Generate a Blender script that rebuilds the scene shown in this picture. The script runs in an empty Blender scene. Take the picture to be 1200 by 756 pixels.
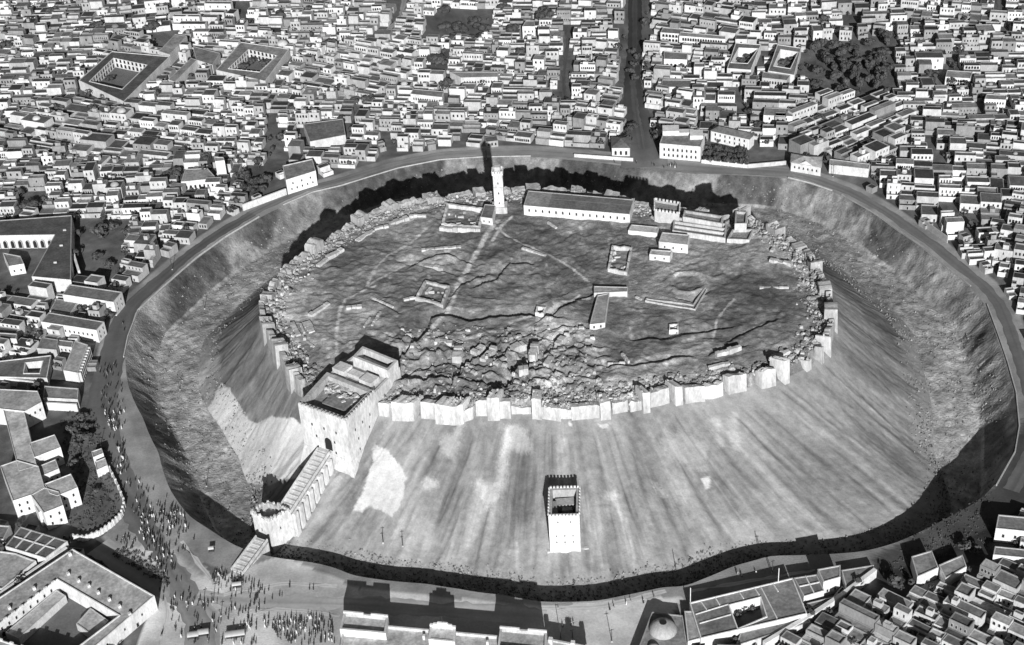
import bpy, math, random
import numpy as np
from mathutils import Vector

rnd = random.Random(7)
SC = bpy.context.scene
COL = SC.collection

# ------------------------------------------------------------------ camera
F = 1800.0; CX, CY = 600.0, 378.0            # focal length in the 1200 px wide photograph
PITCH = math.radians(34.0); ROLL = math.radians(3.8)
fw = np.array([0, math.cos(PITCH), -math.sin(PITCH)])
r0 = np.array([1.0, 0, 0]); u0 = np.cross(r0, fw)
RV = r0 * math.cos(ROLL) - u0 * math.sin(ROLL)
UV = r0 * math.sin(ROLL) + u0 * math.cos(ROLL)
ZP = 33.0                                     # level of the citadel plateau, the town being 0


def ray(px, py):
    return fw + RV * ((px - CX) / F) + UV * ((CY - py) / F)


_d = ray(645, 355)
CAM = np.array([0, 0, ZP]) - _d / np.linalg.norm(_d) * (F / 2.39)


def at(px, py, z=0.0):
    """The point of the place at height z that the surveyed picture position belongs to."""
    d = ray(px, py)
    return CAM + d * ((z - CAM[2]) / d[2])


def proj(P):
    P = np.asarray(P, float) - CAM
    w = P @ fw
    return np.stack([CX + F * (P @ RV) / w, CY - F * (P @ UV) / w], -1)


cam = bpy.data.cameras.new('camera'); cam.sensor_width = 36.0; cam.lens = 36.0 * F / 1200.0
cam.clip_start = 1.0; cam.clip_end = 20000.0
camo = bpy.data.objects.new('camera', cam); COL.objects.link(camo)
from mathutils import Matrix
camo.matrix_world = Matrix(((RV[0], UV[0], -fw[0], CAM[0]), (RV[1], UV[1], -fw[1], CAM[1]), (RV[2], UV[2], -fw[2], CAM[2]), (0, 0, 0, 1)))
SC.camera = camo

# ------------------------------------------------------------------ daylight
SUN_EL = math.radians(22.4); SUN_AZ = math.radians(177.2)   # clockwise from +Y
wd = bpy.data.worlds.new('World'); SC.world = wd; wd.use_nodes = True
nt = wd.node_tree; nt.nodes.clear()
sky = nt.nodes.new('ShaderNodeTexSky'); sky.sky_type = 'NISHITA'; sky.sun_disc = False
sky.sun_elevation = SUN_EL; sky.sun_rotation = SUN_AZ
bw = nt.nodes.new('ShaderNodeSeparateColor')                # black-and-white film behind a yellow-red filter: it sees the sky's red only
bg = nt.nodes.new('ShaderNodeBackground'); bg.inputs['Strength'].default_value = 0.05
out = nt.nodes.new('ShaderNodeOutputWorld')
nt.links.new(sky.outputs[0], bw.inputs[0]); nt.links.new(bw.outputs[0], bg.inputs[0]); nt.links.new(bg.outputs[0], out.inputs[0])
sl = bpy.data.lights.new('sun', 'SUN'); sl.energy = 5.0; sl.angle = math.radians(0.5)
so = bpy.data.objects.new('sun', sl); COL.objects.link(so)
sd = Vector((math.sin(SUN_AZ) * math.cos(SUN_EL), math.cos(SUN_AZ) * math.cos(SUN_EL), math.sin(SUN_EL)))
so.rotation_euler = sd.to_track_quat('Z', 'Y').to_euler()
so.location = sd * 900
SC.view_settings.view_transform = 'Standard'; SC.view_settings.look = 'None'
SC.view_settings.exposure = 0.0; SC.view_settings.gamma = 1.0
SC.cycles.max_bounces = 3; SC.cycles.diffuse_bounces = 1

# ------------------------------------------------------------------ numpy noise
_perm = np.random.RandomState(3).rand(4096)


def vnoise(x, y, seed=0):
    xi = np.floor(x).astype(np.int64); yi = np.floor(y).astype(np.int64)
    fx = x - xi; fy = y - yi
    fx = fx * fx * (3 - 2 * fx); fy = fy * fy * (3 - 2 * fy)
    h = lambda a, b: _perm[(a * 73856093 ^ b * 19349663 ^ seed * 83492791) & 4095]
    return (h(xi, yi) * (1 - fx) + h(xi + 1, yi) * fx) * (1 - fy) + (h(xi, yi + 1) * (1 - fx) + h(xi + 1, yi + 1) * fx) * fy


def fbm(x, y, oct=4, seed=0, gain=0.5):
    s = 0; a = 1.0; t = 0
    for o in range(oct):
        s = s + a * vnoise(x * 2 ** o, y * 2 ** o, seed + o); t += a; a *= gain
    return s / t                              # 0..1


def smooth(a, b, x):
    t = np.clip((x - a) / (b - a), 0, 1)
    return t * t * (3 - 2 * t)


def seg_dist(P, pts):
    """distance and signed side of every point of P (n,2) to a polyline"""
    best = np.full(len(P), 1e9); sgn = np.zeros(len(P))
    for a, b in zip(pts[:-1], pts[1:]):
        ab = b - a; L = ab @ ab
        t = np.clip(((P - a) @ ab) / L, 0, 1)
        q = P - (a + t[:, None] * ab)
        d = np.hypot(q[:, 0], q[:, 1])
        m = d < best
        best[m] = d[m]; sgn[m] = np.sign(ab[0] * (P[m, 1] - a[1]) - ab[1] * (P[m, 0] - a[0]))
    return best, sgn


def in_poly(P, poly):
    x, y = P[:, 0], P[:, 1]; ins = np.zeros(len(P), bool)
    n = len(poly)
    for i in range(n):
        x1, y1 = poly[i]; x2, y2 = poly[(i + 1) % n]
        c = ((y1 > y) != (y2 > y)) & (x < (x2 - x1) * (y - y1) / (y2 - y1 + 1e-12) + x1)
        ins ^= c
    return ins


_wr = np.random.RandomState(8)


def soft_poly(pp, poly, jit, k=6):
    """share 0..1 of POLY at the points: its edge is frayed over about JIT"""
    w = np.zeros(len(pp)); a = np.array(poly); lo, hi = a.min(0) - jit * 1.2, a.max(0) + jit * 1.2
    m = np.all((pp > lo) & (pp < hi), 1)
    if not m.any(): return w
    q = pp[m]; acc = 0
    for _ in range(k): acc = acc + in_poly(q + (_wr.rand(len(q), 2) - .5) * 2 * jit, poly)
    w[m] = acc / k
    return w


# ------------------------------------------------------------------ materials (greys: the film is black and white)
def grey(v): return (v, v, v, 1.0)


def material(name, tone=None, rough=0.9, layers=((0.3, 0.25), (0.05, 0.2)), stretch=None, bump=0.0, bump_scale=1.5, spec=0.25):
    """albedo = tone (a constant or the 'tone' attribute) times layers of noise (scale per metre, strength)"""
    m = bpy.data.materials.new(name); m.use_nodes = True
    t = m.node_tree; N = t.nodes; L = t.links
    b = N['Principled BSDF']; b.inputs['Roughness'].default_value = rough
    b.inputs['Specular IOR Level'].default_value = spec
    if tone is None:
        a = N.new('ShaderNodeAttribute'); a.attribute_name = 'tone'; cur = a.outputs['Fac']
    else:
        v = N.new('ShaderNodeValue'); v.outputs[0].default_value = tone; cur = v.outputs[0]
    g = N.new('ShaderNodeNewGeometry')
    src = g.outputs['Position']
    if stretch:
        mp = N.new('ShaderNodeMapping'); mp.inputs['Scale'].default_value = stretch
        L.new(src, mp.inputs['Vector']); src = mp.outputs[0]
    for sc, st in layers:
        n = N.new('ShaderNodeTexNoise'); n.inputs['Scale'].default_value = sc; n.inputs['Detail'].default_value = 4.0
        n.inputs['Roughness'].default_value = 0.6
        L.new(src, n.inputs['Vector'])
        r = N.new('ShaderNodeMapRange'); r.inputs['From Min'].default_value = 0.3; r.inputs['From Max'].default_value = 0.7
        r.inputs['To Min'].default_value = 1 - st; r.inputs['To Max'].default_value = 1 + st
        L.new(n.outputs['Fac'], r.inputs['Value'])
        mu = N.new('ShaderNodeMath'); mu.operation = 'MULTIPLY'
        L.new(cur, mu.inputs[0]); L.new(r.outputs[0], mu.inputs[1]); cur = mu.outputs[0]
    cl = N.new('ShaderNodeClamp'); cl.inputs['Max'].default_value = 0.85; cl.inputs['Min'].default_value = 0.01
    L.new(cur, cl.inputs['Value'])
    L.new(cl.outputs[0], b.inputs['Base Color'])
    if bump:
        n = N.new('ShaderNodeTexNoise'); n.inputs['Scale'].default_value = bump_scale; n.inputs['Detail'].default_value = 5.0
        L.new(g.outputs['Position'], n.inputs['Vector'])
        bp = N.new('ShaderNodeBump'); bp.inputs['Strength'].default_value = 1.0; bp.inputs['Distance'].default_value = bump
        L.new(n.outputs['Fac'], bp.inputs['Height']); L.new(bp.outputs[0], b.inputs['Normal'])
    return m


M = {
    'earth': material('earth', layers=((0.25, 0.22), (1.3, 0.25)), bump=0.5, bump_scale=0.8),
    'slope': material('slope', layers=((0.35, 0.08), (1.5, 0.12)), bump=0.15, bump_scale=0.9),
    'plateau': material('grazed earth', layers=((0.5, 0.22), (2.0, 0.26)), bump=0.3, bump_scale=0.9),
    'ground': material('ground', layers=((0.12, 0.16), (0.9, 0.12)), bump=0.12),
    'road': material('road', layers=((0.08, 0.14), (0.7, 0.08))),
    'wall': material('limewash', layers=((0.25, 0.2), (1.5, 0.16)), stretch=(1, 1, 0.45), bump=0.05),
    'roof': material('mud roof', layers=((0.14, 0.32), (0.7, 0.30)), bump=0.05),
    'stone': material('limestone', layers=((0.2, 0.2), (0.9, 0.22)), stretch=(1, 1, .4), bump=0.15, bump_scale=1.1),
    'rubble': material('rubble', layers=((0.3, 0.3), (1.6, 0.3)), bump=0.5, bump_scale=1.2),
    'opening': material('opening', tone=0.025, layers=()),
    'iron': material('iron', tone=0.05, layers=(), rough=0.6),
    'leaf': material('foliage', tone=0.075, layers=((0.12, 0.35), (0.8, 0.45))),
    'leafpale': material('pale foliage', tone=0.10, layers=((0.4, 0.4),)),
    'bark': material('bark', tone=0.08, layers=()),
    'skin': material('skin', tone=0.28, layers=()),
    'darkcloth': material('dark cloth', tone=0.04, layers=()),
    'midcloth': material('grey cloth', tone=0.16, layers=()),
    'whitecloth': material('white cloth', tone=0.7, layers=()),
    'canvas': material('canvas', tone=0.55, layers=((0.8, 0.1),)),
}


# ------------------------------------------------------------------ mesh building
class MB:
    def __init__(self): self.v = []; self.f = []; self.t = []; self.m = []

    def add(self, vs, fs, tone=0.3, mat=0):
        o = len(self.v)
        self.v.extend(tuple(map(float, p)) for p in vs)
        self.t.extend([tone] * len(vs) if isinstance(tone, (int, float)) else list(tone))
        for f in fs:
            self.f.append([o + i for i in f]); self.m.append(mat)

    def mesh(self, name, mats, off=(0, 0, 0), smooth=False):
        me = bpy.data.meshes.new(name)
        ox, oy, oz = off
        me.from_pydata([(x - ox, y - oy, z - oz) for x, y, z in self.v], [], self.f)
        for k in mats: me.materials.append(M[k])
        if len(mats) > 1: me.polygons.foreach_set('material_index', self.m)
        a = me.attributes.new('tone', 'FLOAT', 'POINT'); a.data.foreach_set('value', self.t)
        if smooth: me.polygons.foreach_set('use_smooth', [True] * len(self.f))
        return me

    def obj(self, name, mats, parent=None, off=(0, 0, 0), smooth=False):
        if isinstance(mats, str): mats = [mats]
        o = bpy.data.objects.new(name, self.mesh(name, mats, off, smooth)); COL.objects.link(o)
        if parent: o.parent = parent
        return o


def tag(o, label=None, cat=None, group=None, kind=None):
    if label: o['label'] = label
    if cat: o['category'] = cat
    if group: o['group'] = group
    if kind: o['kind'] = kind
    return o


def thing(name, label, cat, loc, group=None):
    e = bpy.data.objects.new(name, None); COL.objects.link(e)
    e.location = tuple(map(float, loc)); e.empty_display_size = 1
    return tag(e, label, cat, group, 'thing')


def area(poly): return 0.5 * sum(a[0] * b[1] - a[1] * b[0] for a, b in zip(poly, poly[1:] + poly[:1]))


def ccw(poly):
    poly = [(float(p[0]), float(p[1])) for p in poly]
    return poly if area(poly) > 0 else poly[::-1]


def inset(poly, d):
    n = len(poly); out = []
    for i in range(n):
        p0, p1, p2 = np.array(poly[i - 1]), np.array(poly[i]), np.array(poly[(i + 1) % n])
        e1 = (p1 - p0) / (np.linalg.norm(p1 - p0) + 1e-9); e2 = (p2 - p1) / (np.linalg.norm(p2 - p1) + 1e-9)
        n1 = np.array([-e1[1], e1[0]]); n2 = np.array([-e2[1], e2[0]])
        k = n1 + n2; den = max(1 + n1 @ n2, 0.3)
        out.append(tuple(p1 + k / den * d))
    return out


def prism(wall, roof, poly, z0, z1, tw=0.6, tr=0.25, par=0.5, pw=0.35, cope=None):
    """outer wall, parapet ring and its inner face into WALL; the roof surface into ROOF"""
    poly = ccw(poly); n = len(poly)
    b = [(x, y, z0) for x, y in poly]; t = [(x, y, z1 + par) for x, y in poly]
    if par > 0:
        ins = inset(poly, pw)
        i1 = [(x, y, z1 + par) for x, y in ins]; i0 = [(x, y, z1) for x, y in ins]
        wall.add(b + t, [(i, (i + 1) % n, n + (i + 1) % n, n + i) for i in range(n)], tw)
        fs = []
        for i in range(n):
            j = (i + 1) % n
            fs += [(i, j, n + j, n + i), (n + i, n + j, 2 * n + j, 2 * n + i)]
        wall.add(t + i1 + i0, fs, cope if cope else tw * .5 + tr * .5)
        roof.add(i0, [list(range(n))], tr)
    else:
        wall.add(b + t, [(i, (i + 1) % n, n + (i + 1) % n, n + i) for i in range(n)], tw)
        roof.add(t, [list(range(n))], tr)


def box(mb, cx, cy, w, d, z0, z1, yaw=0.0, tone=0.5, mat=0, taper=0.0):
    c, s = math.cos(yaw), math.sin(yaw)
    vs = []
    for z, k in ((z0, 1.0), (z1, 1.0 - taper)):
        for sx, sy in ((-1, -1), (1, -1), (1, 1), (-1, 1)):
            x, y = sx * w / 2 * k, sy * d / 2 * k
            vs.append((cx + x * c - y * s, cy + x * s + y * c, z))
    mb.add(vs, [(3, 2, 1, 0), (4, 5, 6, 7), (0, 1, 5, 4), (1, 2, 6, 5), (2, 3, 7, 6), (3, 0, 4, 7)], tone, mat)


def rect(cx, cy, w, d, yaw):
    c, s = math.cos(yaw), math.sin(yaw)
    return [(cx + x * c - y * s, cy + x * s + y * c) for x, y in ((-w / 2, -d / 2), (w / 2, -d / 2), (w / 2, d / 2), (-w / 2, d / 2))]


def P2(pts, z=0.0): return [tuple(at(x, y, z)[:2]) for x, y in pts]
# ------------------------------------------------------------------ the setting: town ground, dry moat, citadel hill
WALLPX = [(455,468),(492,470),(540,474),(556,468),(597,467),(628,466),(660,472),(700,468),(750,460),(790,452),(815,449),(835,449),(855,441),(885,435),(915,428),(945,415),
          (966,398),(976,378),(977,360),(973,345),(968,330),(962,316),(952,300),(940,286),(925,275),(905,263),(888,254),(872,248),(845,252),(800,243),(770,238),(742,233),(690,222),(640,219),(600,219),(560,222),(530,224),
          (500,230),(480,234),(450,240),(430,250),(400,266),(380,279),(350,300),(337,309),(318,334),(304,354),(309,378),(320,397),(330,414),(338,430),(352,446),(385,452),(420,462)]
RIMPX = [(315,652),(342,656),(367,659),(392,665),(413,674),(452,680),(472,682),(500,684),(538,690),(560,694),(590,697),(632,705),(700,704),(730,698),(776,688),(803,687),(820,680),(860,663),(903,651),(950,650),
         (1013,646),(1050,636),(1085,620),(1115,604),(1145,588),(1165,569),(1178,551),(1187,530),(1192,500),(1188,460),(1178,425),(1167,393),(1155,358),(1136,336),(1107,314),(1081,291),(1050,270),(1029,254),(990,231),
         (950,216),(923,209),(870,206),(815,204),(770,200),(733,195),(672,188),(622,184),(567,185),(517,188),(467,198),(400,219),(367,226),(333,241),(303,256),(233,302),(193,337),(163,364),(152,395),(147,419),
         (150,450),(168,490),(186,530),(200,575),(222,605),(245,620),(277,640),(300,648)]
NEARB = 0


def radial(pts, z):
    w = np.array([at(x, y, z)[:2] for x, y in pts])
    a = np.arctan2(w[:, 1], w[:, 0]); r = np.hypot(w[:, 0], w[:, 1])
    o = np.argsort(a); a, r = a[o], r[o]
    a = np.concatenate([a - 2 * np.pi, a, a + 2 * np.pi]); r = np.concatenate([r, r, r])

    def f(q):
        q = np.asarray(q); acc = 0
        for dq, wt in ((-0.02, .25), (0, .5), (0.02, .25)): acc = acc + wt * np.interp(q + dq, a, r)
        return acc
    return f


R_W = radial(WALLPX, 35.0); R_M = radial(RIMPX, 0.0)


def angdiff(a, b): return np.abs((a - b + np.pi) % (2 * np.pi) - np.pi)


def nearness(a):                              # 1 on the camera side of the hill, 0 elsewhere
    return 1 - smooth(math.radians(48), math.radians(68), angdiff(a, math.radians(-88)))


_ac = at(1168, 562, 0); _ac = math.atan2(_ac[1], _ac[0])
def corner(a): return np.exp(-(angdiff(a, _ac) / .20) ** 2)       # the deep dark corner of the moat


def z_floor(a): return -14.0 + 4.5 * nearness(a) - 7.0 * corner(a)
def moat_w(a): return 36.0 * (1 - nearness(a)) + 8.0 * nearness(a)
def R_B(a): return R_M(a) - moat_w(a)                     # foot of the hill
def R_F(a): return R_M(a) - moat_w(a) * (0.40 * (1 - nearness(a)) + 0.35 * nearness(a))
def wall_base(a): return 27.0 + 3.0 * smooth(0.1, 0.9, np.sin(a))


# plateau relief: scarps (the ground falls away on the far side of the line), paths, patches, in surveyed positions
SCARPS = [([(462,436),(470,418),(490,402),(503,390),(506,376),(530,372),(553,378),(580,374),(610,370),(640,372)], 3.0, 9),
          ([(640,372),(660,362),(680,352),(700,345)], 1.6, 8), ([(470,385),(490,405)], 1.0, 6),
          ([(475,440),(500,430),(520,425),(534,428)], 2.0, 7), ([(533,446),(545,428),(560,420),(580,424),(590,430)], 3.0, 8),
          ([(560,430),(575,432),(590,424),(596,412)], 2.0, 6), ([(600,445),(612,425),(620,432),(622,412),(628,405)], 3.0, 7), ([(640,415),(655,400),(666,392)], 1.5, 6),
          ([(450,452),(480,446),(520,444),(548,449),(580,452)], 2.5, 8), ([(755,398),(775,399),(800,394),(825,390),(845,386)], 1.8, 8),
          ([(715,430),(745,430),(775,424),(800,420)], 1.5, 7), ([(523,362),(535,340),(548,330),(560,326)], 1.5, 7), ([(565,334),(584,328),(590,318),(598,310),(616,310)], 2.0, 7),
          ([(488,310),(510,300),(530,300),(545,305)], 1.5, 7), ([(495,313),(510,316),(525,319)], 1.2, 5), ([(860,398),(890,385),(905,378)], 1.2, 6), ([(840,415),(866,408)], 1.2, 6),
          ([(440,354),(452,360),(463,365)], 1.0, 5), ([(800,352),(812,355),(828,344)], 1.0, 5), ([(640,388),(665,383),(690,386)], 1.0, 5), ([(488,236),(515,240)], 1.0, 5)]
PATHS = [([(583,258),(572,272),(560,292),(548,312),(538,330),(530,352),(520,372)], 2.6, 0.30), ([(520,372),(508,385),(500,395)], 2.0, .25), ([(600,254),(590,262),(577,282)], 1.6, .32),
         ([(582,268),(612,285),(640,298),(665,312),(690,330)], 1.2, .26), ([(598,378),(640,365),(665,352),(690,350)], 1.8, .24), ([(620,372),(650,360),(680,345)], 1.0, .24),
         ([(540,400),(570,390),(600,386),(640,384),(672,378)], 1.8, .25), ([(678,378),(692,395),(700,415),(712,432)], 1.2, .25), ([(385,452),(395,420),(394,392),(398,365),(405,350),(440,335)], 1.4, .30),
         ([(395,392),(406,405)], 1.0, .28), ([(430,335),(440,315),(455,300),(480,285),(500,268)], 1.3, .25), ([(430,335),(470,312),(500,300)], 1.2, .24),
         ([(765,320),(790,312),(820,302),(845,290)], 1.3, .25), ([(690,440),(730,430),(760,418)], 1.2, .24), ([(860,350),(840,375),(835,400)], 1.0, .22)]
PATCHES = [([(316,340),(345,320),(380,335),(395,360),(370,375),(330,378),(312,365)], 1.35), ([(330,385),(385,395),(395,425),(365,440),(345,425)], 1.25), ([(600,286),(640,296),(628,306),(606,300)], 1.6),
           ([(590,240),(740,262),(830,290),(860,330),(800,310),(720,330),(640,290)], 1.05), ([(665,264),(690,270),(700,285),(678,282)], 0.9), ([(715,272),(760,276),(758,288),(720,285)], 0.62),
           ([(520,268),(580,272),(560,280),(525,276)], 0.7), ([(836,300),(900,330),(930,370),(860,390),(830,350)], 0.75), ([(640,443),(656,440),(657,447),(645,450)], 2.6),
           ([(500,296),(540,286),(545,296),(510,305)], 1.5), ([(560,300),(598,300),(588,316),(560,322)], 1.5), ([(470,395),(540,395),(700,400),(690,455),(480,450)], 0.85), ([(700,395),(800,395),(780,420),(710,430)], 0.7),
           ([(890,275),(930,295),(955,330),(940,345),(915,310),(880,285)], 1.5), ([(820,440),(960,370),(955,395),(900,425),(830,443)], 1.35), ([(470,455),(700,470),(820,440),(820,432),(700,455)], 1.3),
           ([(345,300),(420,258),(500,235),(500,243),(430,268),(360,312)], 1.35), ([(620,255),(720,265),(730,275),(640,268)], 1.2), ([(440,330),(480,340),(520,350),(500,380),(450,370)], 0.8)]
# bare bright revetment left on the slope (photo positions) and darker washed soil
BRIGHT = [([(258,452),(268,455),(290,492),(305,496),(318,488),(345,490),(372,515),(345,560),(310,566),(295,566),(262,560),(255,548),(262,530),(258,500),(240,480)], 2.0),
          ([(254,412),(258,432),(222,468),(218,462),(218,450)], 1.45), ([(440,522),(452,526),(470,548),(475,560),(472,585),(460,606),(435,592),(424,600),(415,596),(430,570)], 1.9),
          ([(497,560),(510,558),(512,568),(503,577)], 1.5), ([(518,508),(530,512),(540,490),(548,492),(530,540),(520,535)], 1.35), ([(552,562),(578,568),(585,552),(592,500),(600,500),(594,560),(575,600),(565,588)], 1.5),
          ([(592,500),(610,498),(626,525),(612,530),(590,530)], 1.4), ([(762,565),(772,568),(780,580),(778,586)], 1.6), ([(820,560),(831,556),(831,572),(825,577)], 1.7), ([(706,577),(724,576),(718,590)], 1.4),
          ([(772,515),(800,505),(830,525),(825,552),(800,545),(780,535)], 1.25), ([(830,490),(842,487),(850,520),(842,525)], 1.3), ([(856,485),(866,485),(866,525),(858,530)], 1.3), ([(668,494),(672,494),(672,501),(668,501)], 1.9), ([(702,497),(714,495),(715,500),(703,501)], 1.9),
          ([(350,560),(385,540),(400,560),(380,610),(350,640),(340,620)], 1.25), ([(462,606),(1000,590),(1060,560),(1090,590),(960,645),(700,672),(470,655)], 1.22)]
DARKSOIL = [([(502,520),(514,515),(514,556),(502,560)], .8), ([(420,600),(433,592),(455,606),(470,620),(440,645),(415,635)], .85), ([(560,500),(585,498),(580,555),(562,560)], .86), ([(600,530),(620,530),(622,600),(598,600)], .86), ([(700,500),(718,500),(720,575),(704,575)], .85),
            ([(435,490),(455,492),(440,530),(425,560),(412,600),(405,600),(415,540)], .7), ([(262,455),(345,395),(372,470),(345,488),(318,487),(305,495),(290,490),(270,455)], .93), ([(640,560),(645,500),(650,500),(650,560)], .9)]

NA = 1300
ang = np.linspace(-np.pi, np.pi, NA, endpoint=False)
fr_p = np.linspace(0.0, 1.0, 190) ** 0.75      # inside the walls
fr_s = np.linspace(0.0, 1.0, 130)[1:]          # slope
Rw = R_W(ang); Rb = R_B(ang)


def grid_mesh(name, R, Z, T, mat, kind='structure', closed_centre=False):
    nr, na = R.shape
    x = R * np.cos(ang)[None]; y = R * np.sin(ang)[None]
    V = np.stack([x, y, Z], -1).reshape(-1, 3)
    i = np.arange(nr - 1)[:, None] * na; j = np.arange(na)[None]; j2 = (np.arange(na)[None] + 1) % na
    Q = np.stack([i + j, i + na + j, i + na + j2, i + j2], -1).reshape(-1, 4)
    me = bpy.data.meshes.new(name)
    me.vertices.add(len(V)); me.vertices.foreach_set('co', V.ravel())
    me.loops.add(Q.size); me.loops.foreach_set('vertex_index', Q.ravel().astype(np.int32))
    me.polygons.add(len(Q)); me.polygons.foreach_set('loop_start', np.arange(0, Q.size, 4, dtype=np.int32))
    me.update(calc_edges=True); me.validate()
    a = me.attributes.new('tone', 'FLOAT', 'POINT'); a.data.foreach_set('value', T.ravel().astype(np.float32))
    me.polygons.foreach_set('use_smooth', [True] * len(me.polygons))
    me.materials.append(M[mat])
    o = bpy.data.objects.new(name, me); COL.objects.link(o); o['kind'] = kind
    return o


def plateau_height(X, Y):
    Pw = np.stack([X, Y], -1)
    h = ZP + 1.8 * (fbm(X * 0.03, Y * 0.03, 3, 11) - .5) + 1.7 * (fbm(X * 0.11, Y * 0.11, 3, 12) - .5) + .55 * (fbm(X * .4, Y * .4, 2, 16) - .5)
    rough = seg_dist(Pw, np.array(P2([(480, 425), (560, 425), (650, 425)], ZP)))[0]
    rough = 1 - smooth(14, 34, rough)
    h += rough * (4.2 * (fbm(X * 0.085, Y * 0.085, 3, 13) - .55) + 1.0 * (fbm(X * .3, Y * .3, 2, 17) - .5))
    rg = 1 - np.abs(2 * fbm(X * .13, Y * .13, 3, 18) - 1)
    h += rough * 1.5 * (smooth(.70, .98, rg) - .25)
    rg2 = 1 - np.abs(2 * fbm(X * .06 + 7, Y * .06, 3, 19) - 1)
    h += (1 - rough) * .4 * (smooth(.80, .99, rg2) - .1)
    r3 = 1 - smooth(16, 42, seg_dist(Pw, np.array(P2([(400, 330), (450, 360), (500, 320), (560, 300)], ZP)))[0]); rg3 = 1 - np.abs(2 * fbm(X * .10 + 3, Y * .10, 3, 29) - 1)
    h += r3 * (1.6 * (fbm(X * .07, Y * .07, 3, 30) - .5) + .22 * (smooth(.80, .99, rg3) - .2))
    rough2 = 1 - smooth(8, 26, seg_dist(Pw, np.array(P2([(500, 300), (530, 320), (590, 312)], ZP)))[0])
    h += rough2 * 2.6 * (fbm(X * 0.10, Y * 0.10, 3, 14) - .55)
    for pts, dep, wid in SCARPS:
        w = np.array(P2(pts, ZP)); d, s = seg_dist(Pw, w)
        far = s * (1 if w[-1][0] > w[0][0] else -1)         # + = far side for lines drawn in +X
        d = d + 0.8 * (fbm(X * .3, Y * .3, 2, 15) - .5)
        h -= np.where(far > 0, dep * np.clip(1 - d / wid, 0, 1) * smooth(0, 1.0, d), 0)
        h += np.where(far <= 0, dep * 0.25 * np.clip(1 - d / 4, 0, 1), dep * .25 * np.clip(1 - d / .8, 0, 1))
    c = at(805, 331, ZP)[:2]                                # round hollow with a low bank
    d = np.hypot(X - c[0], (Y - c[1])); 
    h += 0.9 * np.exp(-((d - 9.5) / 1.6) ** 2) - 1.2 * np.exp(-(d / 6.5) ** 2)
    return h


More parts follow.
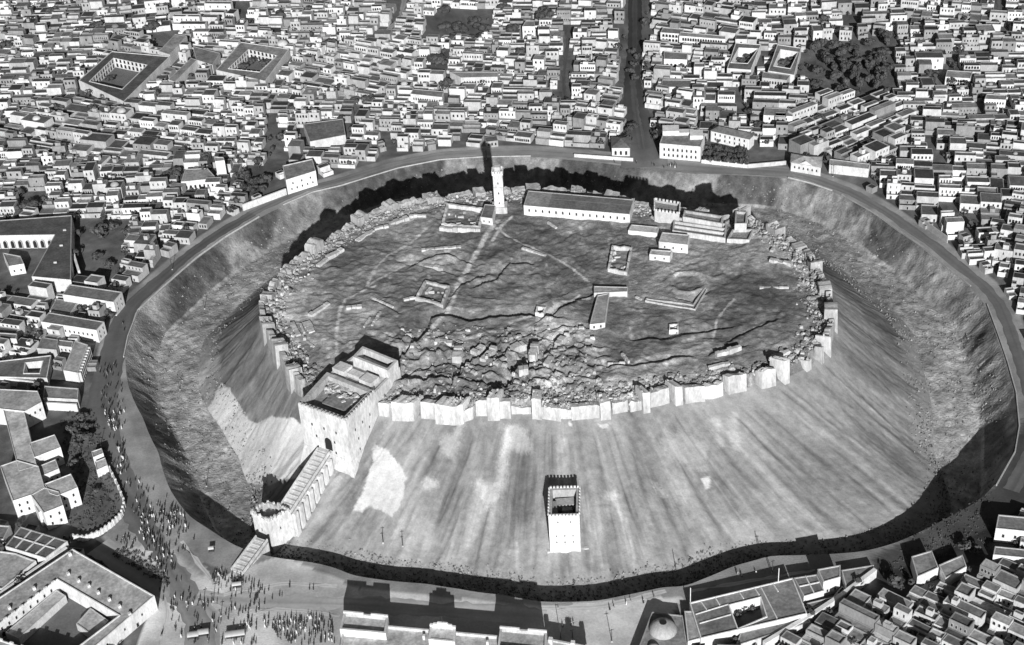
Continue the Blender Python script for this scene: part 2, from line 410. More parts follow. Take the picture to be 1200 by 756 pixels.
def build_hill():
    R = np.concatenate([np.outer(fr_p, Rw), Rw[None] + np.outer(fr_s, Rb - Rw)])
    na = NA; A = np.broadcast_to(ang, R.shape)
    X = (R * np.cos(A)); Y = (R * np.sin(A))
    npl = len(fr_p)
    Z = np.empty_like(R); T = np.empty_like(R)
    x, y = X[:npl].ravel(), Y[:npl].ravel()
    h = plateau_height(x, y)
    edge = (Rw[None] - R[:npl]).ravel()
    base = np.broadcast_to(wall_base(ang), (npl, na)).ravel()
    h = h - (1 - smooth(4, 18, edge)) * 1.0
    Z[:npl] = (base + (h - base) * smooth(0.2, 2.0, edge)).reshape(npl, na)
    n_ = lambda f, o, s: np.clip((fbm(x * f, y * f, o, s) - .5) * 3.0, -1.3, 1.3)
    t = 0.215 * np.exp(.58 * n_(.03, 3, 21) + .42 * n_(.10, 4, 22) + .24 * n_(.5, 3, 26))
    t = np.where(fbm(x * .3, y * .3, 2, 27) > .74, t * 1.5, t)
    pp = proj(np.stack([x, y, np.full_like(x, ZP)], -1)) + 3.0 * (np.stack([fbm(x * .2, y * .2, 2, 23), fbm(x * .2, y * .2, 2, 24)], -1) - .5)
    for poly, k in PATCHES: t = t * (1 + (k - 1) * soft_poly(pp, poly, 7))
    Pw = np.stack([x, y], -1)
    for pts, wd_, tn in PATHS:
        d, _ = seg_dist(Pw, np.array(P2(pts, ZP)))
        k = 1 - smooth(wd_ * .35, wd_ * .75, d + .9 * (fbm(x * .5, y * .5, 2, 25) - .5)); t = t * (1 - k) + (tn + .22) * k * (.8 + .4 * fbm(x * .4, y * .4, 2, 28))
    c = at(805, 331, ZP)[:2]; d = np.hypot(x - c[0], y - c[1]); t = np.where(d < 7, t * .7, t)
    T[:npl] = t.reshape(npl, na)
    # slope
    fs = fr_s[:, None]; zf = z_floor(ang)[None]; wb = wall_base(ang)[None]
    prof = 1 - (1 - fs) ** 1.22
    Z[npl:] = wb + (zf - wb) * prof
    Rs = R[npl:]; As = A[npl:]
    arc = As * 190.0 + 22 * (fbm(As * 5.5, fs * 1.6 + 0 * As, 3, 48) - .5) * fs
    gull = fbm(arc * .10, fs * 1.2 + 0 * arc, 3, 31) - .5
    Z[npl:] += (1.4 * gull * np.sin(np.pi * np.clip(fs, 0, 1)) + (.5 * (fbm(X[npl:] * .15, Y[npl:] * .15, 3, 32) - .5) + .35 * (fbm(X[npl:] * .6, Y[npl:] * .6, 2, 45) - .5)) * np.minimum(fs * 6, 1))
    st1 = fbm(arc * .22 + 2.5 * fbm(arc * .03, fs * 2.0, 2, 33), fs * 1.3, 4, 34) - .5
    st2 = fbm(arc * .9, fs * 2.2, 2, 35) - .5
    st3 = fbm(arc * .035, fs * 1.5, 3, 36) - .5
    fan = smooth(0.15, .6, fs) * (1 - smooth(.80, .95, fs + .14 * st2))
    tn = 0.285 * (1 + .38 * st1 + .40 * st2 * fan + .75 * st3 + .5 * (fbm(X[npl:] * .5, Y[npl:] * .5, 3, 44) - .5))
    q_ = random.Random(19); fcol = fr_s; dz = np.zeros_like(Rs)
    for k in range(620):
        a0 = q_.uniform(-math.pi, math.pi); front = abs((a0 + 1.5 + math.pi) % (2 * math.pi) - math.pi) < 1.0
        f0 = q_.choice((0, .05, .2, .35, .5)) + q_.uniform(0, .1); f1 = min(.97, f0 + q_.uniform(.25, .75)); w0 = q_.uniform(.5, 1.3); w1 = w0 + q_.choice((0, .4, 1.2, 3.5)); amp = q_.choice((-.34, -.28, -.2, -.15, .16, .22)); drift = q_.uniform(-5, 5)
        if q_.random() < .3: w0, w1, amp = w0 * 2.5, w1 * 2.5 + 2, amp * .8
        i0, i1 = np.searchsorted(fcol, [f0, f1])
        if i1 - i0 < 4: continue
        ff_ = fcol[i0:i1]; u = (ff_ - f0) / (f1 - f0); half = (max(w0, w1) * 2 + 7) / 190.0; c0 = int((a0 - half + math.pi) / (2 * math.pi) * NA); c1 = int((a0 + half + math.pi) / (2 * math.pi) * NA) + 2
        cols = np.arange(c0, c1); da = (ang[cols % NA] - a0 + math.pi) % (2 * math.pi) - math.pi
        wob = 1.1 * (vnoise(u * 5, u * 0 + k * 1.7, 4) - .5)
        x_ = da[None] * 190.0 - (drift * u ** 2 + wob)[:, None]; wv = (w0 + (w1 - w0) * u)[:, None]
        prof_ = np.exp(-(x_ / wv) ** 2) * (smooth(0, .12, u) * (1 - smooth(.72, 1, u + .25 * (vnoise(u * 0 + k, u * 0, 5) - .5))))[:, None] * (.55 + .9 * vnoise(x_ * 1.6, np.broadcast_to((u * 4)[:, None], x_.shape) + k, 6))
        tn[i0:i1, cols % NA] *= 1 + amp * (.85 if amp < 0 else 1.25) * prof_
        if amp < 0: dz[i0:i1, cols % NA] += amp * 1.2 * prof_
    Z[npl:] += dz
    flank = smooth(math.radians(35), math.radians(80), angdiff(As, math.radians(-85)))
    tn = tn * (1 - .10 * flank)  # flanks painted darker, adding to the shading of the grazing sun
    base_n = smooth(.80, .90, fs + .34 * (fbm(arc * .22, fs, 4, 37) - .5))
    tn = tn * (1 - base_n) + (0.33 - .05 * flank) * base_n * (0.75 + .5 * fbm(X[npl:] * .6, Y[npl:] * .6, 3, 38))
    xs, ys, zs = X[npl:].ravel(), Y[npl:].ravel(), Z[npl:].ravel()
    pp = proj(np.stack([xs, ys, zs], -1)) + 9.0 * (np.stack([fbm(xs * .22, ys * .22, 4, 39), fbm(xs * .22, ys * .22, 4, 40)], -1) - .5)
    tn = tn.ravel()
    vis = np.broadcast_to(angdiff(ang, math.radians(-90)) < math.radians(110), Rs.shape).ravel()
    for poly, k in BRIGHT + DARKSOIL:
        big_ = len(poly) == 7 and poly[0] == (462, 606)
        m = soft_poly(pp, poly, 26 if big_ else (1.0 if k > 1.6 else 4 if k > 1 else 5)) * vis
        rv = .5 + .22 * fbm(xs * .15, ys * .15, 3, 46) + .05 * fbm(xs * .8, ys * .8, 2, 47)
        k = k if k <= 1 or big_ else 1 + (k - 1) * 1.5
        if k >= 2.0: tn = tn * (1 - m) + m * rv; continue
        tn = np.minimum(tn * (1 + m * ((k if k <= 1 or big_ else k * (.62 + .38 * .295 / np.maximum(tn, .12))) - 1)), .66)
    T[npl:] = tn.reshape(Rs.shape)
    o = grid_mesh('citadel_hill', R, Z, T, 'slope')
    o.data.materials.append(M['plateau']); mi = np.zeros(len(o.data.polygons), np.int32); mi[:(npl - 1) * NA] = 1
    o.data.polygons.foreach_set('material_index', mi); return o


def moat_height(R, A):
    rb, rf, rm, zf = R_B(A), R_F(A), R_M(A), z_floor(A)
    X, Y = R * np.cos(A), R * np.sin(A)
    u = np.clip((R - rf) / (rm - rf), 0, 1)
    steep = np.maximum(nearness(A), corner(A))
    prof = (1 - steep) * (u ** 1.15) + steep * u
    z = zf * (1 - prof)
    n = (fbm(X * .09, Y * .09, 4, 41) - .5) * 3.2 * np.sin(np.pi * u) * (1 - .6 * steep) + (fbm(X * .3, Y * .3, 3, 42) - .5) * 1.0 * (1 - u) * np.clip((R - rb) / 4, 0, 1)
    gul = (fbm(A * 40, u * 1.0, 3, 43) - .5) * 2.4 * np.sin(np.pi * u) * (1 - steep)
    return z + n + gul


def build_moat():
    f = np.linspace(0, 1, 70)[:, None]
    R = R_B(ang)[None] + f * moat_w(ang)[None]
    A = np.broadcast_to(ang, R.shape)
    Z = moat_height(R, A); X, Y = R * np.cos(A), R * np.sin(A)
    Z[0] = z_floor(ang) ; Z[-1] = 0.0
    u = np.clip((R - R_F(A)) / (R_M(A) - R_F(A)), 0, 1)
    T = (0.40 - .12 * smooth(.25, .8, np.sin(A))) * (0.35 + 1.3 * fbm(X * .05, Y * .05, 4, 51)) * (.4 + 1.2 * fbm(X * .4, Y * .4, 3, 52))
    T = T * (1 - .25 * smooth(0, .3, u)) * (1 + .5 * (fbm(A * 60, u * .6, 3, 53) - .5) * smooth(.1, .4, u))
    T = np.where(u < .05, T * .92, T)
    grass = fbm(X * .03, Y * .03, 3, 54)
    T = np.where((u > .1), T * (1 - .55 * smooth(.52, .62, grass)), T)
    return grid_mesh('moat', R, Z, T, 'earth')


PLAZA = [(140,470),(190,584),(250,680),(330,650),(420,690),(640,712),(760,700),(800,700),(760,760),(160,760),(185,690),(120,630),(150,600)]
DARKROAD = []


def build_ground():
    d = np.concatenate([np.linspace(0, 160, 90), 160 + np.linspace(0, 1, 40)[1:] ** 2 * 700, [1500, 3000, 6000]])[:, None]
    R = R_M(ang)[None] + d
    A = np.broadcast_to(ang, R.shape); X, Y = R * np.cos(A), R * np.sin(A)
    Z = np.where(d > 0, 0.0, 0.0) + 0 * R
    T = .125 * (.4 + 1.2 * fbm(X * .05, Y * .05, 4, 61)) * (.6 + .8 * fbm(X * .3, Y * .3, 2, 62))
    pp = proj(np.stack([X, Y, Z], -1)[:150].reshape(-1, 3))
    pl = in_poly(pp, PLAZA).reshape(R[:150].shape)
    pl2 = R[:150] - R_M(A[:150]) < 16
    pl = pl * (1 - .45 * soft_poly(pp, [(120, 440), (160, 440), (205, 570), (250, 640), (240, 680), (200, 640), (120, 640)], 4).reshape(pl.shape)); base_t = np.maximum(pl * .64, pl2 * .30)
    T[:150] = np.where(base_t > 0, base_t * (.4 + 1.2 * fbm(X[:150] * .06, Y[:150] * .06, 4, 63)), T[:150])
    dk = soft_poly(pp, [(1020, 655), (1075, 622), (1160, 572), (1200, 490), (1260, 480), (1260, 640), (1160, 660), (1030, 690)], 5).reshape(R[:150].shape); T[:150] *= 1 - .72 * dk  # shadow of trees and buildings painted into the ground tone at the moat corner
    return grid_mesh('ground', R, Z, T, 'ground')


build_hill(); build_moat(); build_ground()


def hill_z(x, y):
    """height of the terrain under a point"""
    a = np.array([math.atan2(y, x)]); r = math.hypot(x, y)
    rw, rb, rm = float(R_W(a)[0]), float(R_B(a)[0]), float(R_M(a)[0])
    if r >= rm: return 0.0
    if r >= rb: return float(moat_height(np.array([r]), a)[0])
    if r >= rw:
        f = (r - rw) / (rb - rw); wb = float(wall_base(a)[0])
        return wb + (float(z_floor(a)[0]) - wb) * (1 - (1 - f) ** 1.22)
    e = rw - r; wb = float(wall_base(a)[0])
    h = float(plateau_height(np.array([x]), np.array([y]))[0]) - (1 - float(smooth(4, 18, e)))
    return wb + (h - wb) * float(smooth(.2, 2, e))


def on_hill(px, py, zg=0.0):
    z = zg
    for _ in range(25):
        p = at(px, py, z); z = 0.5 * z + 0.5 * hill_z(p[0], p[1])
    p = at(px, py, z); return np.array([p[0], p[1], hill_z(p[0], p[1])])
# ------------------------------------------------------------------ shared small parts
ORD = 'first second third fourth fifth sixth seventh eighth ninth tenth eleventh twelfth thirteenth fourteenth fifteenth sixteenth seventeenth eighteenth nineteenth twentieth'.split()


def window_mesh(name, arch, door=False):
    """1 m wide, 1 m tall opening on the plane y=0 facing -y; frame proud of the wall, dark opening inside it"""
    mb = MB()
    pts = [(-.5, 0), (.5, 0)]
    if arch: pts += [(.5 * math.cos(t), .68 + .32 * math.sin(t)) for t in [i * math.pi / 6 for i in range(7)]]
    else: pts += [(.5, 1), (-.5, 1)]
    n = len(pts); k = .80
    inn = [(x * k, .5 + (z - .5) * (k + .06)) for x, z in pts]
    mb.add([(x, -.03, z) for x, z in inn], [list(range(n))], .02, 0)
    vs = [(x, -.09, z) for x, z in pts] + [(x, -.09, z) for x, z in inn] + [(x, 0.0, z) for x, z in pts] + [(x, -.03, z) for x, z in inn]
    fs = []
    for i in range(n):
        j = (i + 1) % n
        fs += [(i, j, n + j, n + i), (2 * n + i, 2 * n + j, j, i), (n + i, n + j, 3 * n + j, 3 * n + i)]
    mb.add(vs, fs, .55, 1)
    return mb.mesh(name, ['opening', 'wall'])


WIN = {'rect': window_mesh('window', False), 'arch': window_mesh('arch_window', True), 'door': window_mesh('door', False), 'arcade': window_mesh('arch', True)}


def put_window(parent, kind, p, z, yaw, w, h, name=None):
    o = bpy.data.objects.new(name or {'rect': 'window', 'arch': 'window', 'door': 'door', 'arcade': 'arch'}[kind], WIN[kind])
    COL.objects.link(o); o.parent = parent
    b = parent.location
    o.location = (p[0] - b[0], p[1] - b[1], z - b[2]); o.rotation_euler = (0, 0, yaw); o.scale = (w, 1, h)
    return o


def windows_on(parent, a, b, n, z, w, h, kind='rect', margin=.06):
    """n openings along the wall foot a->b (outside on the right of a->b)"""
    a, b = np.array(a[:2], float), np.array(b[:2], float); d = b - a; yaw = math.atan2(d[1], d[0])
    nrm = np.array([d[1], -d[0]]) / np.hypot(*d) * .01
    for i in range(n):
        q = a + d * (margin + (1 - 2 * margin) * (i + .5) / n) + nrm
        put_window(parent, kind, q, z, yaw, w, h)


def building(name, label, cat, poly, z0, h, tw=.62, tr=.25, par=.6, pw=.4, wins=(), group=None, wallmat='wall', roofmat='roof', panels=0):
    """flat-roofed building over POLY; wins = (edge index, count, sill height, width, height, kind)"""
    poly = ccw(poly); c = np.mean(np.array(poly), 0)
    root = thing(name, label, cat, (c[0], c[1], z0), group)
    w, r = MB(), MB()
    prism(w, r, poly, z0 - .5, z0 + h, tw, tr, par, pw)
    off = tuple(root.location)
    w.obj('wall', wallmat, root, off); r.obj('roof', roofmat, root, off)
    for e, n, z, ww, hh, kind in wins:
        windows_on(root, poly[e % len(poly)], poly[(e + 1) % len(poly)], n, z0 + z, ww, hh, kind)
    return root


def edge_facing(poly, direction=(0, -1)):
    """index of the edge of a ccw polygon whose outward normal is closest to DIRECTION"""
    poly = ccw(poly); best = (-9, 0)
    for i in range(len(poly)):
        a, b = np.array(poly[i]), np.array(poly[(i + 1) % len(poly)]); d = (b - a); L = np.hypot(*d)
        best = max(best, ((d[1] * direction[0] - d[0] * direction[1]) / L + .001 * L, i))
    return best[1]


def add_part(root, name, mat, fn):
    mb = MB(); fn(mb)
    return mb.obj(name, mat, root, tuple(root.location))


# ------------------------------------------------------------------ the ramparts
def step_noise(s, seed, step=2.2):
    return vnoise(np.floor(np.asarray(s) / step) + .5, np.asarray(s) * 0 + seed * 1.37, seed)


def rampart(name, label, cat, a0, a1, ztop, out, thick, zb=None, rag=1.0, tone=.55, seed=0, group=None, merlons=0):
    rmid = float(R_W(np.array([(a0 + a1) / 2]))[0]); L = abs(a1 - a0) * rmid
    n = max(3, int(L / 1.1) + 1)
    aa = np.linspace(a0, a1, n); rr = R_W(aa) + .5 * (step_noise(np.linspace(0, L, n), seed + 3, 3.3) - .5)
    am = (a0 + a1) / 2
    root = thing(name, label, cat, (rmid * math.cos(am), rmid * math.sin(am), float(wall_base(np.array([am]))[0])), group)
    s = aa * rmid
    zt = ztop + .4 - rag * (2.0 * step_noise(s, seed, 2.6) ** 1.8 + .9 * step_noise(s, seed + 5, 1.1) ** 2)
    base = (wall_base(aa) - 3.5) if zb is None else np.full(n, zb)
    mb = MB(); vs = []
    for i in range(n):
        c, sn = math.cos(aa[i]), math.sin(aa[i]); ro, ri = rr[i] + out, rr[i] + out - thick
        ro2 = ro + .06 * (zt[i] - base[i])
        vs += [(ro2 * c, ro2 * sn, base[i]), (ro * c, ro * sn, zt[i]), (ri * c, ri * sn, zt[i] - .5 * rag * step_noise([s[i]], seed + 9)[0]), (ri * c, ri * sn, base[i])]
    fs = [(0, 1, 2, 3), tuple(4 * (n - 1) + k for k in (3, 2, 1, 0))]
    for i in range(n - 1):
        o = 4 * i
        fs += [(o, o + 4, o + 5, o + 1), (o + 1, o + 5, o + 6, o + 2), (o + 2, o + 6, o + 7, o + 3)]
    tv = tone * (.62 + .55 * step_noise(s, seed + 7, 1.2)); mb.add(vs, fs, [float(t * k) for t in tv for k in (.8, 1.05, .8, .7)])
    off = tuple(root.location); mb.obj('masonry', 'stone', root, off)
    # broken stonework standing on the top and heaped behind it
    rb = MB(); r_ = random.Random(seed * 31 + 5)
    for k in range(int(L * 2.6)):
        a = a0 + (a1 - a0) * r_.random(); rr_ = float(np.interp(a, aa if a1 > a0 else aa[::-1], rr if a1 > a0 else rr[::-1])) + out - thick * r_.uniform(.15, 1.0) - (r_.random() < .45) * r_.uniform(0, 3.5)
        inside = rr_ < float(np.interp(a, aa if a1 > a0 else aa[::-1], rr if a1 > a0 else rr[::-1])) + out - thick
        z = (ztop - 1.6 * rag) if not inside else (ZP - 1.6)
        box(rb, rr_ * math.cos(a), rr_ * math.sin(a), r_.uniform(.3, 1.0) * r_.choice((.7, 1, 1, 2)), r_.uniform(.3, .9) * r_.choice((.7, 1, 2)), z - .8, z + r_.uniform(.3, 1.8) * (1 if not inside else 1.5), a + r_.uniform(-.3, .3), tone * r_.uniform(.5, 1.0), 0, .2)
    tag(rb.obj('broken_stonework', 'rubble', root, off), kind='stuff')
    for k in range(merlons):
        t = (k + .5) / merlons; a = a0 + (a1 - a0) * t; r1 = float(R_W(np.array([a]))[0]) + out - .6
        o = add_part(root, 'merlon', 'stone', lambda m: box(m, r1 * math.cos(a), r1 * math.sin(a), .9, L / merlons * .55, ztop - 1.5, ztop + 1.3, a, tone))
    return root


def ang_at(px, py, z=35.0):
    p = at(px, py, z); return math.atan2(p[1], p[0])


# sunlit camera side, surveyed piece by piece: x range, row of the top, tower?, top level
NEAR = [(452,466,466,0,33.6),(466,492,467,1,35.0),(492,510,471,0,35.4),(511,541,473,1,35.6),(543,556,472,0,32.6),(557,571,468,0,35.6),(571,585,466,1,37.2),(585,597,468,0,35.4),(598,622,470,0,31.2),(623,634,466,1,36.2),
        (634,656,470,0,34.2),(656,668,471,0,32.6),(668,701,470,0,33.8),(701,713,468,1,34.6),(713,732,464,0,33.2),(732,748,462,0,32.4),(749,758,458,1,35.6),(758,786,455,0,35.4),(786,796,451,1,35.4),(796,822,450,0,34.6),
        (822,852,449,0,34.4),(852,884,441,0,36.0),(885,914,431,0,36.2),(914,926,422,1,38.0),(927,948,416,0,33.4),(948,963,404,0,34.6),(963,974,394,1,35.6)]
seed = 1; nw = 0; ntw = 0
for k_, (x0, x1, yt, tw, zt) in enumerate(NEAR):
    if k_ + 1 < len(NEAR): x1 = NEAR[k_ + 1][0]
    a0, a1 = ang_at(x0, yt, zt), ang_at(x1 + .15, yt, zt)
    if tw:
        ntw += 1; lab = 'pale stone wall tower, %s tower along the sunlit rampart from the gatehouse' % ORD[ntw - 1]
        rampart('wall_tower', lab, 'tower', a0, a1, zt + .6, 2.4, 7.0, None, .8, .66, seed, 'towers of the citadel rampart')
    else:
        nw += 1; lab = 'pale ragged curtain wall, %s stretch along the sunlit rampart from the gatehouse' % ORD[nw - 1]
        rampart('curtain_wall', lab, 'wall', a0, a1, zt, .6 + .7 * (seed % 3), 3.2, None, 1.3, .62, seed, 'stretches of the citadel rampart')
    seed += 1
# the other sides: ruined stretches and stumps, counted from what stands beside them
a_end = ang_at(974, 392, 35.6)
a = a_end + .01; stops = [('beyond the corner tower on the stony flank', ang_at(866, 249)), ('beyond the crenellated hall', ang_at(742, 236)), ('behind the long barracks', ang_at(600, 222)),
                          ('beyond the minaret', ang_at(400, 268)), ('down the shaded flank', ang_at(305, 352)), ('between the flank corner and the gatehouse', ang_at(350, 446))]
r_ = random.Random(5)
for place, aend in stops:
    if aend < a: aend += 2 * math.pi
    kw = kt = 0; tower = False
    while a < aend - .02:
        rm = float(R_W(np.array([a]))[0]); L = (r_.uniform(5, 8) if tower else r_.uniform(9, 17)); da = min(L / rm, aend - a)
        flank = 'flank' in place or 'corner' in place
        near = 'gatehouse' in place
        zt = r_.uniform(34.6, 36.6) if flank else r_.uniform(34.4, 36.4)
        if 'barracks' in place: zt = r_.uniform(34.4, 35.8)
        if tower:
            kt += 1; rampart('wall_tower', 'ruined pale tower stump, %s tower %s' % (ORD[kt - 1], place), 'tower', a, a + da, zt + r_.uniform(.3, 2.6), 1.6 if flank or near else 2.2, 6.0, None, 1.3, .5, seed, 'towers of the citadel rampart')
        else:
            kw += 1; rampart('curtain_wall', 'broken rampart wall, %s stretch %s' % (ORD[kw - 1], place), 'wall', a, a + da, zt, .5, 2.6, None, 1.7, .5, seed, 'stretches of the citadel rampart')
        a += da + r_.uniform(.003, .012); tower = not tower; seed += 1
    a = aend + .005


# ------------------------------------------------------------------ gatehouse, bridge, towers
def merlon_row(root, a, b, z, n, w=.9, h=1.1, t=.5, tone=.6):
    a, b = np.array(a[:2]), np.array(b[:2]); d = b - a; yaw = math.atan2(d[1], d[0])
    me = None
    for i in range(n):
        q = a + d * (i + .5) / n
        if me is None:
            mb = MB(); box(mb, 0, 0, w, t, -.15, h, 0, tone); me = mb.mesh('merlon', ['stone'])
        o = bpy.data.objects.new('merlon', me); COL.objects.link(o); o.parent = root
        o.location = (q[0] - root.location[0], q[1] - root.location[1], z - root.location[2]); o.rotation_euler = (0, 0, yaw)


def gatehouse():
    A, B, Cc, H = P2([(349, 473), (405, 493), (439, 458), (383, 436)], 40)
    D, E, G = P2([(468, 424), (421, 405), (392, 420)], 42)
    front = ccw([A, B, Cc, H])
    c = np.mean(np.array([A, B, Cc, H]), 0)
    root = thing('gatehouse', 'massive pale gatehouse with roofless court at the top of the stepped bridge', 'gatehouse', (c[0], c[1], 10))
    off = tuple(root.location)
    w, r = MB(), MB(); prism(w, r, front, 4, 36.0, .66, .24, 4.0, 2.2)
    w.obj('front_block', 'stone', root, off); r.obj('court_floor', 'roof', root, off)
    # rear hall, higher
    C2, H2 = np.array(Cc), np.array(H)
    D2, E2 = np.array(D), np.array(E)
    back = [tuple(H2 + (C2 - H2) * .02), tuple(C2), tuple(D2), tuple(E2)]
    w, r = MB(), MB(); prism(w, r, back, 20, 38.0, .66, .50, 1.0, 1.2)
    w.obj('rear_block', 'stone', root, off); r.obj('terrace', 'roof', root, off)
    # throne hall walls at the back, open to the sky
    m1, m2 = H2 + (E2 - H2) * .55, C2 + (D2 - C2) * .55
    hall = [tuple(m1 + (m2 - m1) * .18), tuple(m2), tuple(D2 + (m2 - D2) * .06), tuple(E2 + (m1 - E2) * .06 + (m2 - m1) * .1)]
    w, r = MB(), MB(); prism(w, r, inset(ccw(hall), .2), 37, 39.0, .68, .40, 4.2, 1.3)
    w.obj('hall_wall', 'stone', root, off); r.obj('hall_floor', 'roof', root, off)
    # small roof structures
    for t, s, wd_, dp, hh in ((.14, .30, 7, 6, 3.0), (.42, .34, 8, 4, 1.6), (.70, .30, 7, 6, 2.4)):
        q = H2 + (C2 - H2) * t + (E2 - H2) * s * .9
        yw = math.atan2(*(C2 - H2)[::-1])
        add_part(root, 'roof_chamber', 'stone', lambda m: box(m, q[0], q[1], wd_, dp, 37.5, 38 + hh, yw, .62))
    # broken court wall lumps
    def lumps(m):
        q_ = random.Random(2)
        for k in range(60):
            s, t = q_.uniform(.12, .88), q_.uniform(.55, .9)
            q = np.array(A) * (1 - s) * (1 - t) + np.array(B) * s * (1 - t) + C2 * s * t + H2 * (1 - s) * t
            box(m, q[0], q[1], q_.uniform(.8, 3), q_.uniform(.8, 3), 35.5, 36 + q_.uniform(.3, 1.9), q_.uniform(0, 3), q_.uniform(.35, .65), 0, .2)
    tag(add_part(root, 'broken_stonework', 'rubble', lumps), kind='stuff')
    # dome-backed hall in the court
    q = (np.array(A) + np.array(B) + C2 * 1.2 + H2 * 1.0) / 4.2
    add_part(root, 'court_roof', 'roof', lambda m: box(m, q[0], q[1], 12, 9, 35.8, 37.3, math.atan2(*(np.array(B) - np.array(A))[::-1]), .22))
    f = ccw(front)
    e = edge_facing(f, (-.4, -1)); e2 = edge_facing(f, (1, -.5))
    for k, ed in ((3, e), (3, e2)):
        a, b = f[ed], f[(ed + 1) % 4]
        merlon_row(root, a, b, 40.0, 12, 1.0, .9, .8)
        for z, n in ((30, k), (24, k - 1), (18, 2)): windows_on(root, a, b, n, z, 1.0, 1.6, 'rect', .12)
    a, b = np.array(f[e]), np.array(f[(e + 1) % 4])
    put_window(root, 'arcade', a * .45 + b * .55 + (b - a)[::-1] * np.array([1, -1]) / np.hypot(*(b - a)) * .02, 18.6, math.atan2(*(b - a)[::-1]), 5, 8, 'gate')
    # sloping stone skirt at the foot
    def skirt(m):
        ins = inset(ccw(front), -.1); outp = inset(ccw(front), -3.0)
        n = 4
        m.add([(x, y, 17) for x, y in ins] + [(x, y, 5) for x, y in outp], [(n + i, n + (i + 1) % n, (i + 1) % n, i) for i in range(n)], .62)
    add_part(root, 'skirt', 'stone', skirt)
    return front


gate_front = gatehouse()


def bridge_tower():
    zt = 10.0
    poly = ccw(P2([(295, 601), (314, 611), (338, 597), (314, 587)], zt))
    c = np.mean(np.array(poly), 0)
    root = thing('bridge_tower', 'square pale tower with broken roof at the outer end of the stepped bridge', 'tower', (c[0], c[1], -9))
    off = tuple(root.location)
    w, r = MB(), MB(); prism(w, r, poly, -10, zt - 2.6, .68, .26, 2.6, 1.1)
    w.obj('wall', 'stone', root, off); r.obj('roof', 'roof', root, off)
    q_ = random.Random(4)
    def lumps(m):
        for i in range(4):
            a, b = np.array(poly[i]), np.array(poly[(i + 1) % 4])
            for k in range(7):
                q = a + (b - a) * q_.random() * .98 + (c - a) * .05
                box(m, q[0], q[1], q_.uniform(.7, 1.6), q_.uniform(.7, 1.4), zt - .5, zt + q_.uniform(.3, 1.8), q_.uniform(0, 3), q_.uniform(.5, .7), 0, .2)
    tag(add_part(root, 'broken_stonework', 'rubble', lumps), kind='stuff')
    for e in range(4):
        windows_on(root, poly[e], poly[(e + 1) % 4], 1, 2, .6, 1.6, 'rect')
    return poly


bt_poly = bridge_tower()


def ramp_body(root, a, b, za, zb, wid, base, par=1.1, tone=.6, steps=0):
    """sloping causeway from a to b with two parapets; returns its right-hand unit vector"""
    a, b = np.array(a, float), np.array(b, float); d = (b - a); L = np.hypot(*d); d /= L
    nr = np.array([d[1], -d[0]]); off = tuple(root.location); h = wid / 2
    def quadbox(m, o0, o1, z0a, z0b, z1a, z1b, t):
        vs = []
        for p, zl, zh in ((a, z0a, z1a), (b, z0b, z1b)):
            for o, z in ((o0, zl), (o1, zl), (o1, zh), (o0, zh)): vs.append((*(p + nr * o), z))
        m.add(vs, [(0, 1, 2, 3), (7, 6, 5, 4), (0, 4, 5, 1), (1, 5, 6, 2), (2, 6, 7, 3), (3, 7, 4, 0)], t)
    add_part(root, 'causeway', 'stone', lambda m: quadbox(m, -h, h, base[0], base[1], za, zb, tone))
    for sd_ in (-1, 1):
        add_part(root, 'parapet', 'stone', lambda m: quadbox(m, sd_ * h, sd_ * (h - .6), za - 1, zb - 1, za + par, zb + par, tone * 1.05))
    for k in range(steps):
        t = (k + .5) / steps; p = a + (b - a) * t; z = za + (zb - za) * t
        add_part(root, 'step', 'stone', lambda m: box(m, p[0], p[1], .8, wid - 1.4, z - .4, z + .22, math.atan2(d[1], d[0]), tone * .9))
    return a, b, d, nr, L


def bridge():
    a = np.mean(P2([(331, 595), (337, 602)], 8.5), 0); b = np.mean(P2([(374, 527), (385, 531)], 18.5), 0)
    c = (a + b) / 2
    root = thing('stone_bridge', 'stepped stone bridge on piers climbing from outer tower to gatehouse', 'bridge', (c[0], c[1], -4))
    a, b, d, nr, L = ramp_body(root, a, b, 8.5, 18.5, 7.0, (-10, 3), 1.2, .60, 14)
    me = None
    for k in range(8):
        t = (k + .4) / 8; p = a + (b - a) * t + nr * 4.2; z = 8.5 + 10 * t
        add_part(root, 'pier', 'stone', lambda m: box(m, p[0], p[1], L / 8 * .62, 1.6, -12, z - 1.2, math.atan2(d[1], d[0]), .66))
        if k < 7:
            p2 = a + (b - a) * (t + .5 / 8) + nr * 3.52
            put_window(root, 'arcade', p2, z - 9.5, math.atan2(d[1], d[0]), L / 8 * .36, 8.2)
    p = b + d * 2.5
    add_part(root, 'landing', 'stone', lambda m: box(m, p[0], p[1], 6, 7.5, 6, 18.7, math.atan2(d[1], d[0]), .6))


bridge()


def outer_ramp():
    a = np.mean(P2([(272, 668), (284, 673)], .4), 0); b = np.mean(P2([(302, 631), (313, 637)], 2.2), 0)
    c = (a + b) / 2
    root = thing('entrance_ramp', 'narrow paved ramp with parapets rising from the plaza to the outer tower', 'ramp', (c[0], c[1], 0))
    ramp_body(root, a, b, .35, 3.4, 6.5, (-3, -9), 1.1, .6, 8)


outer_ramp()


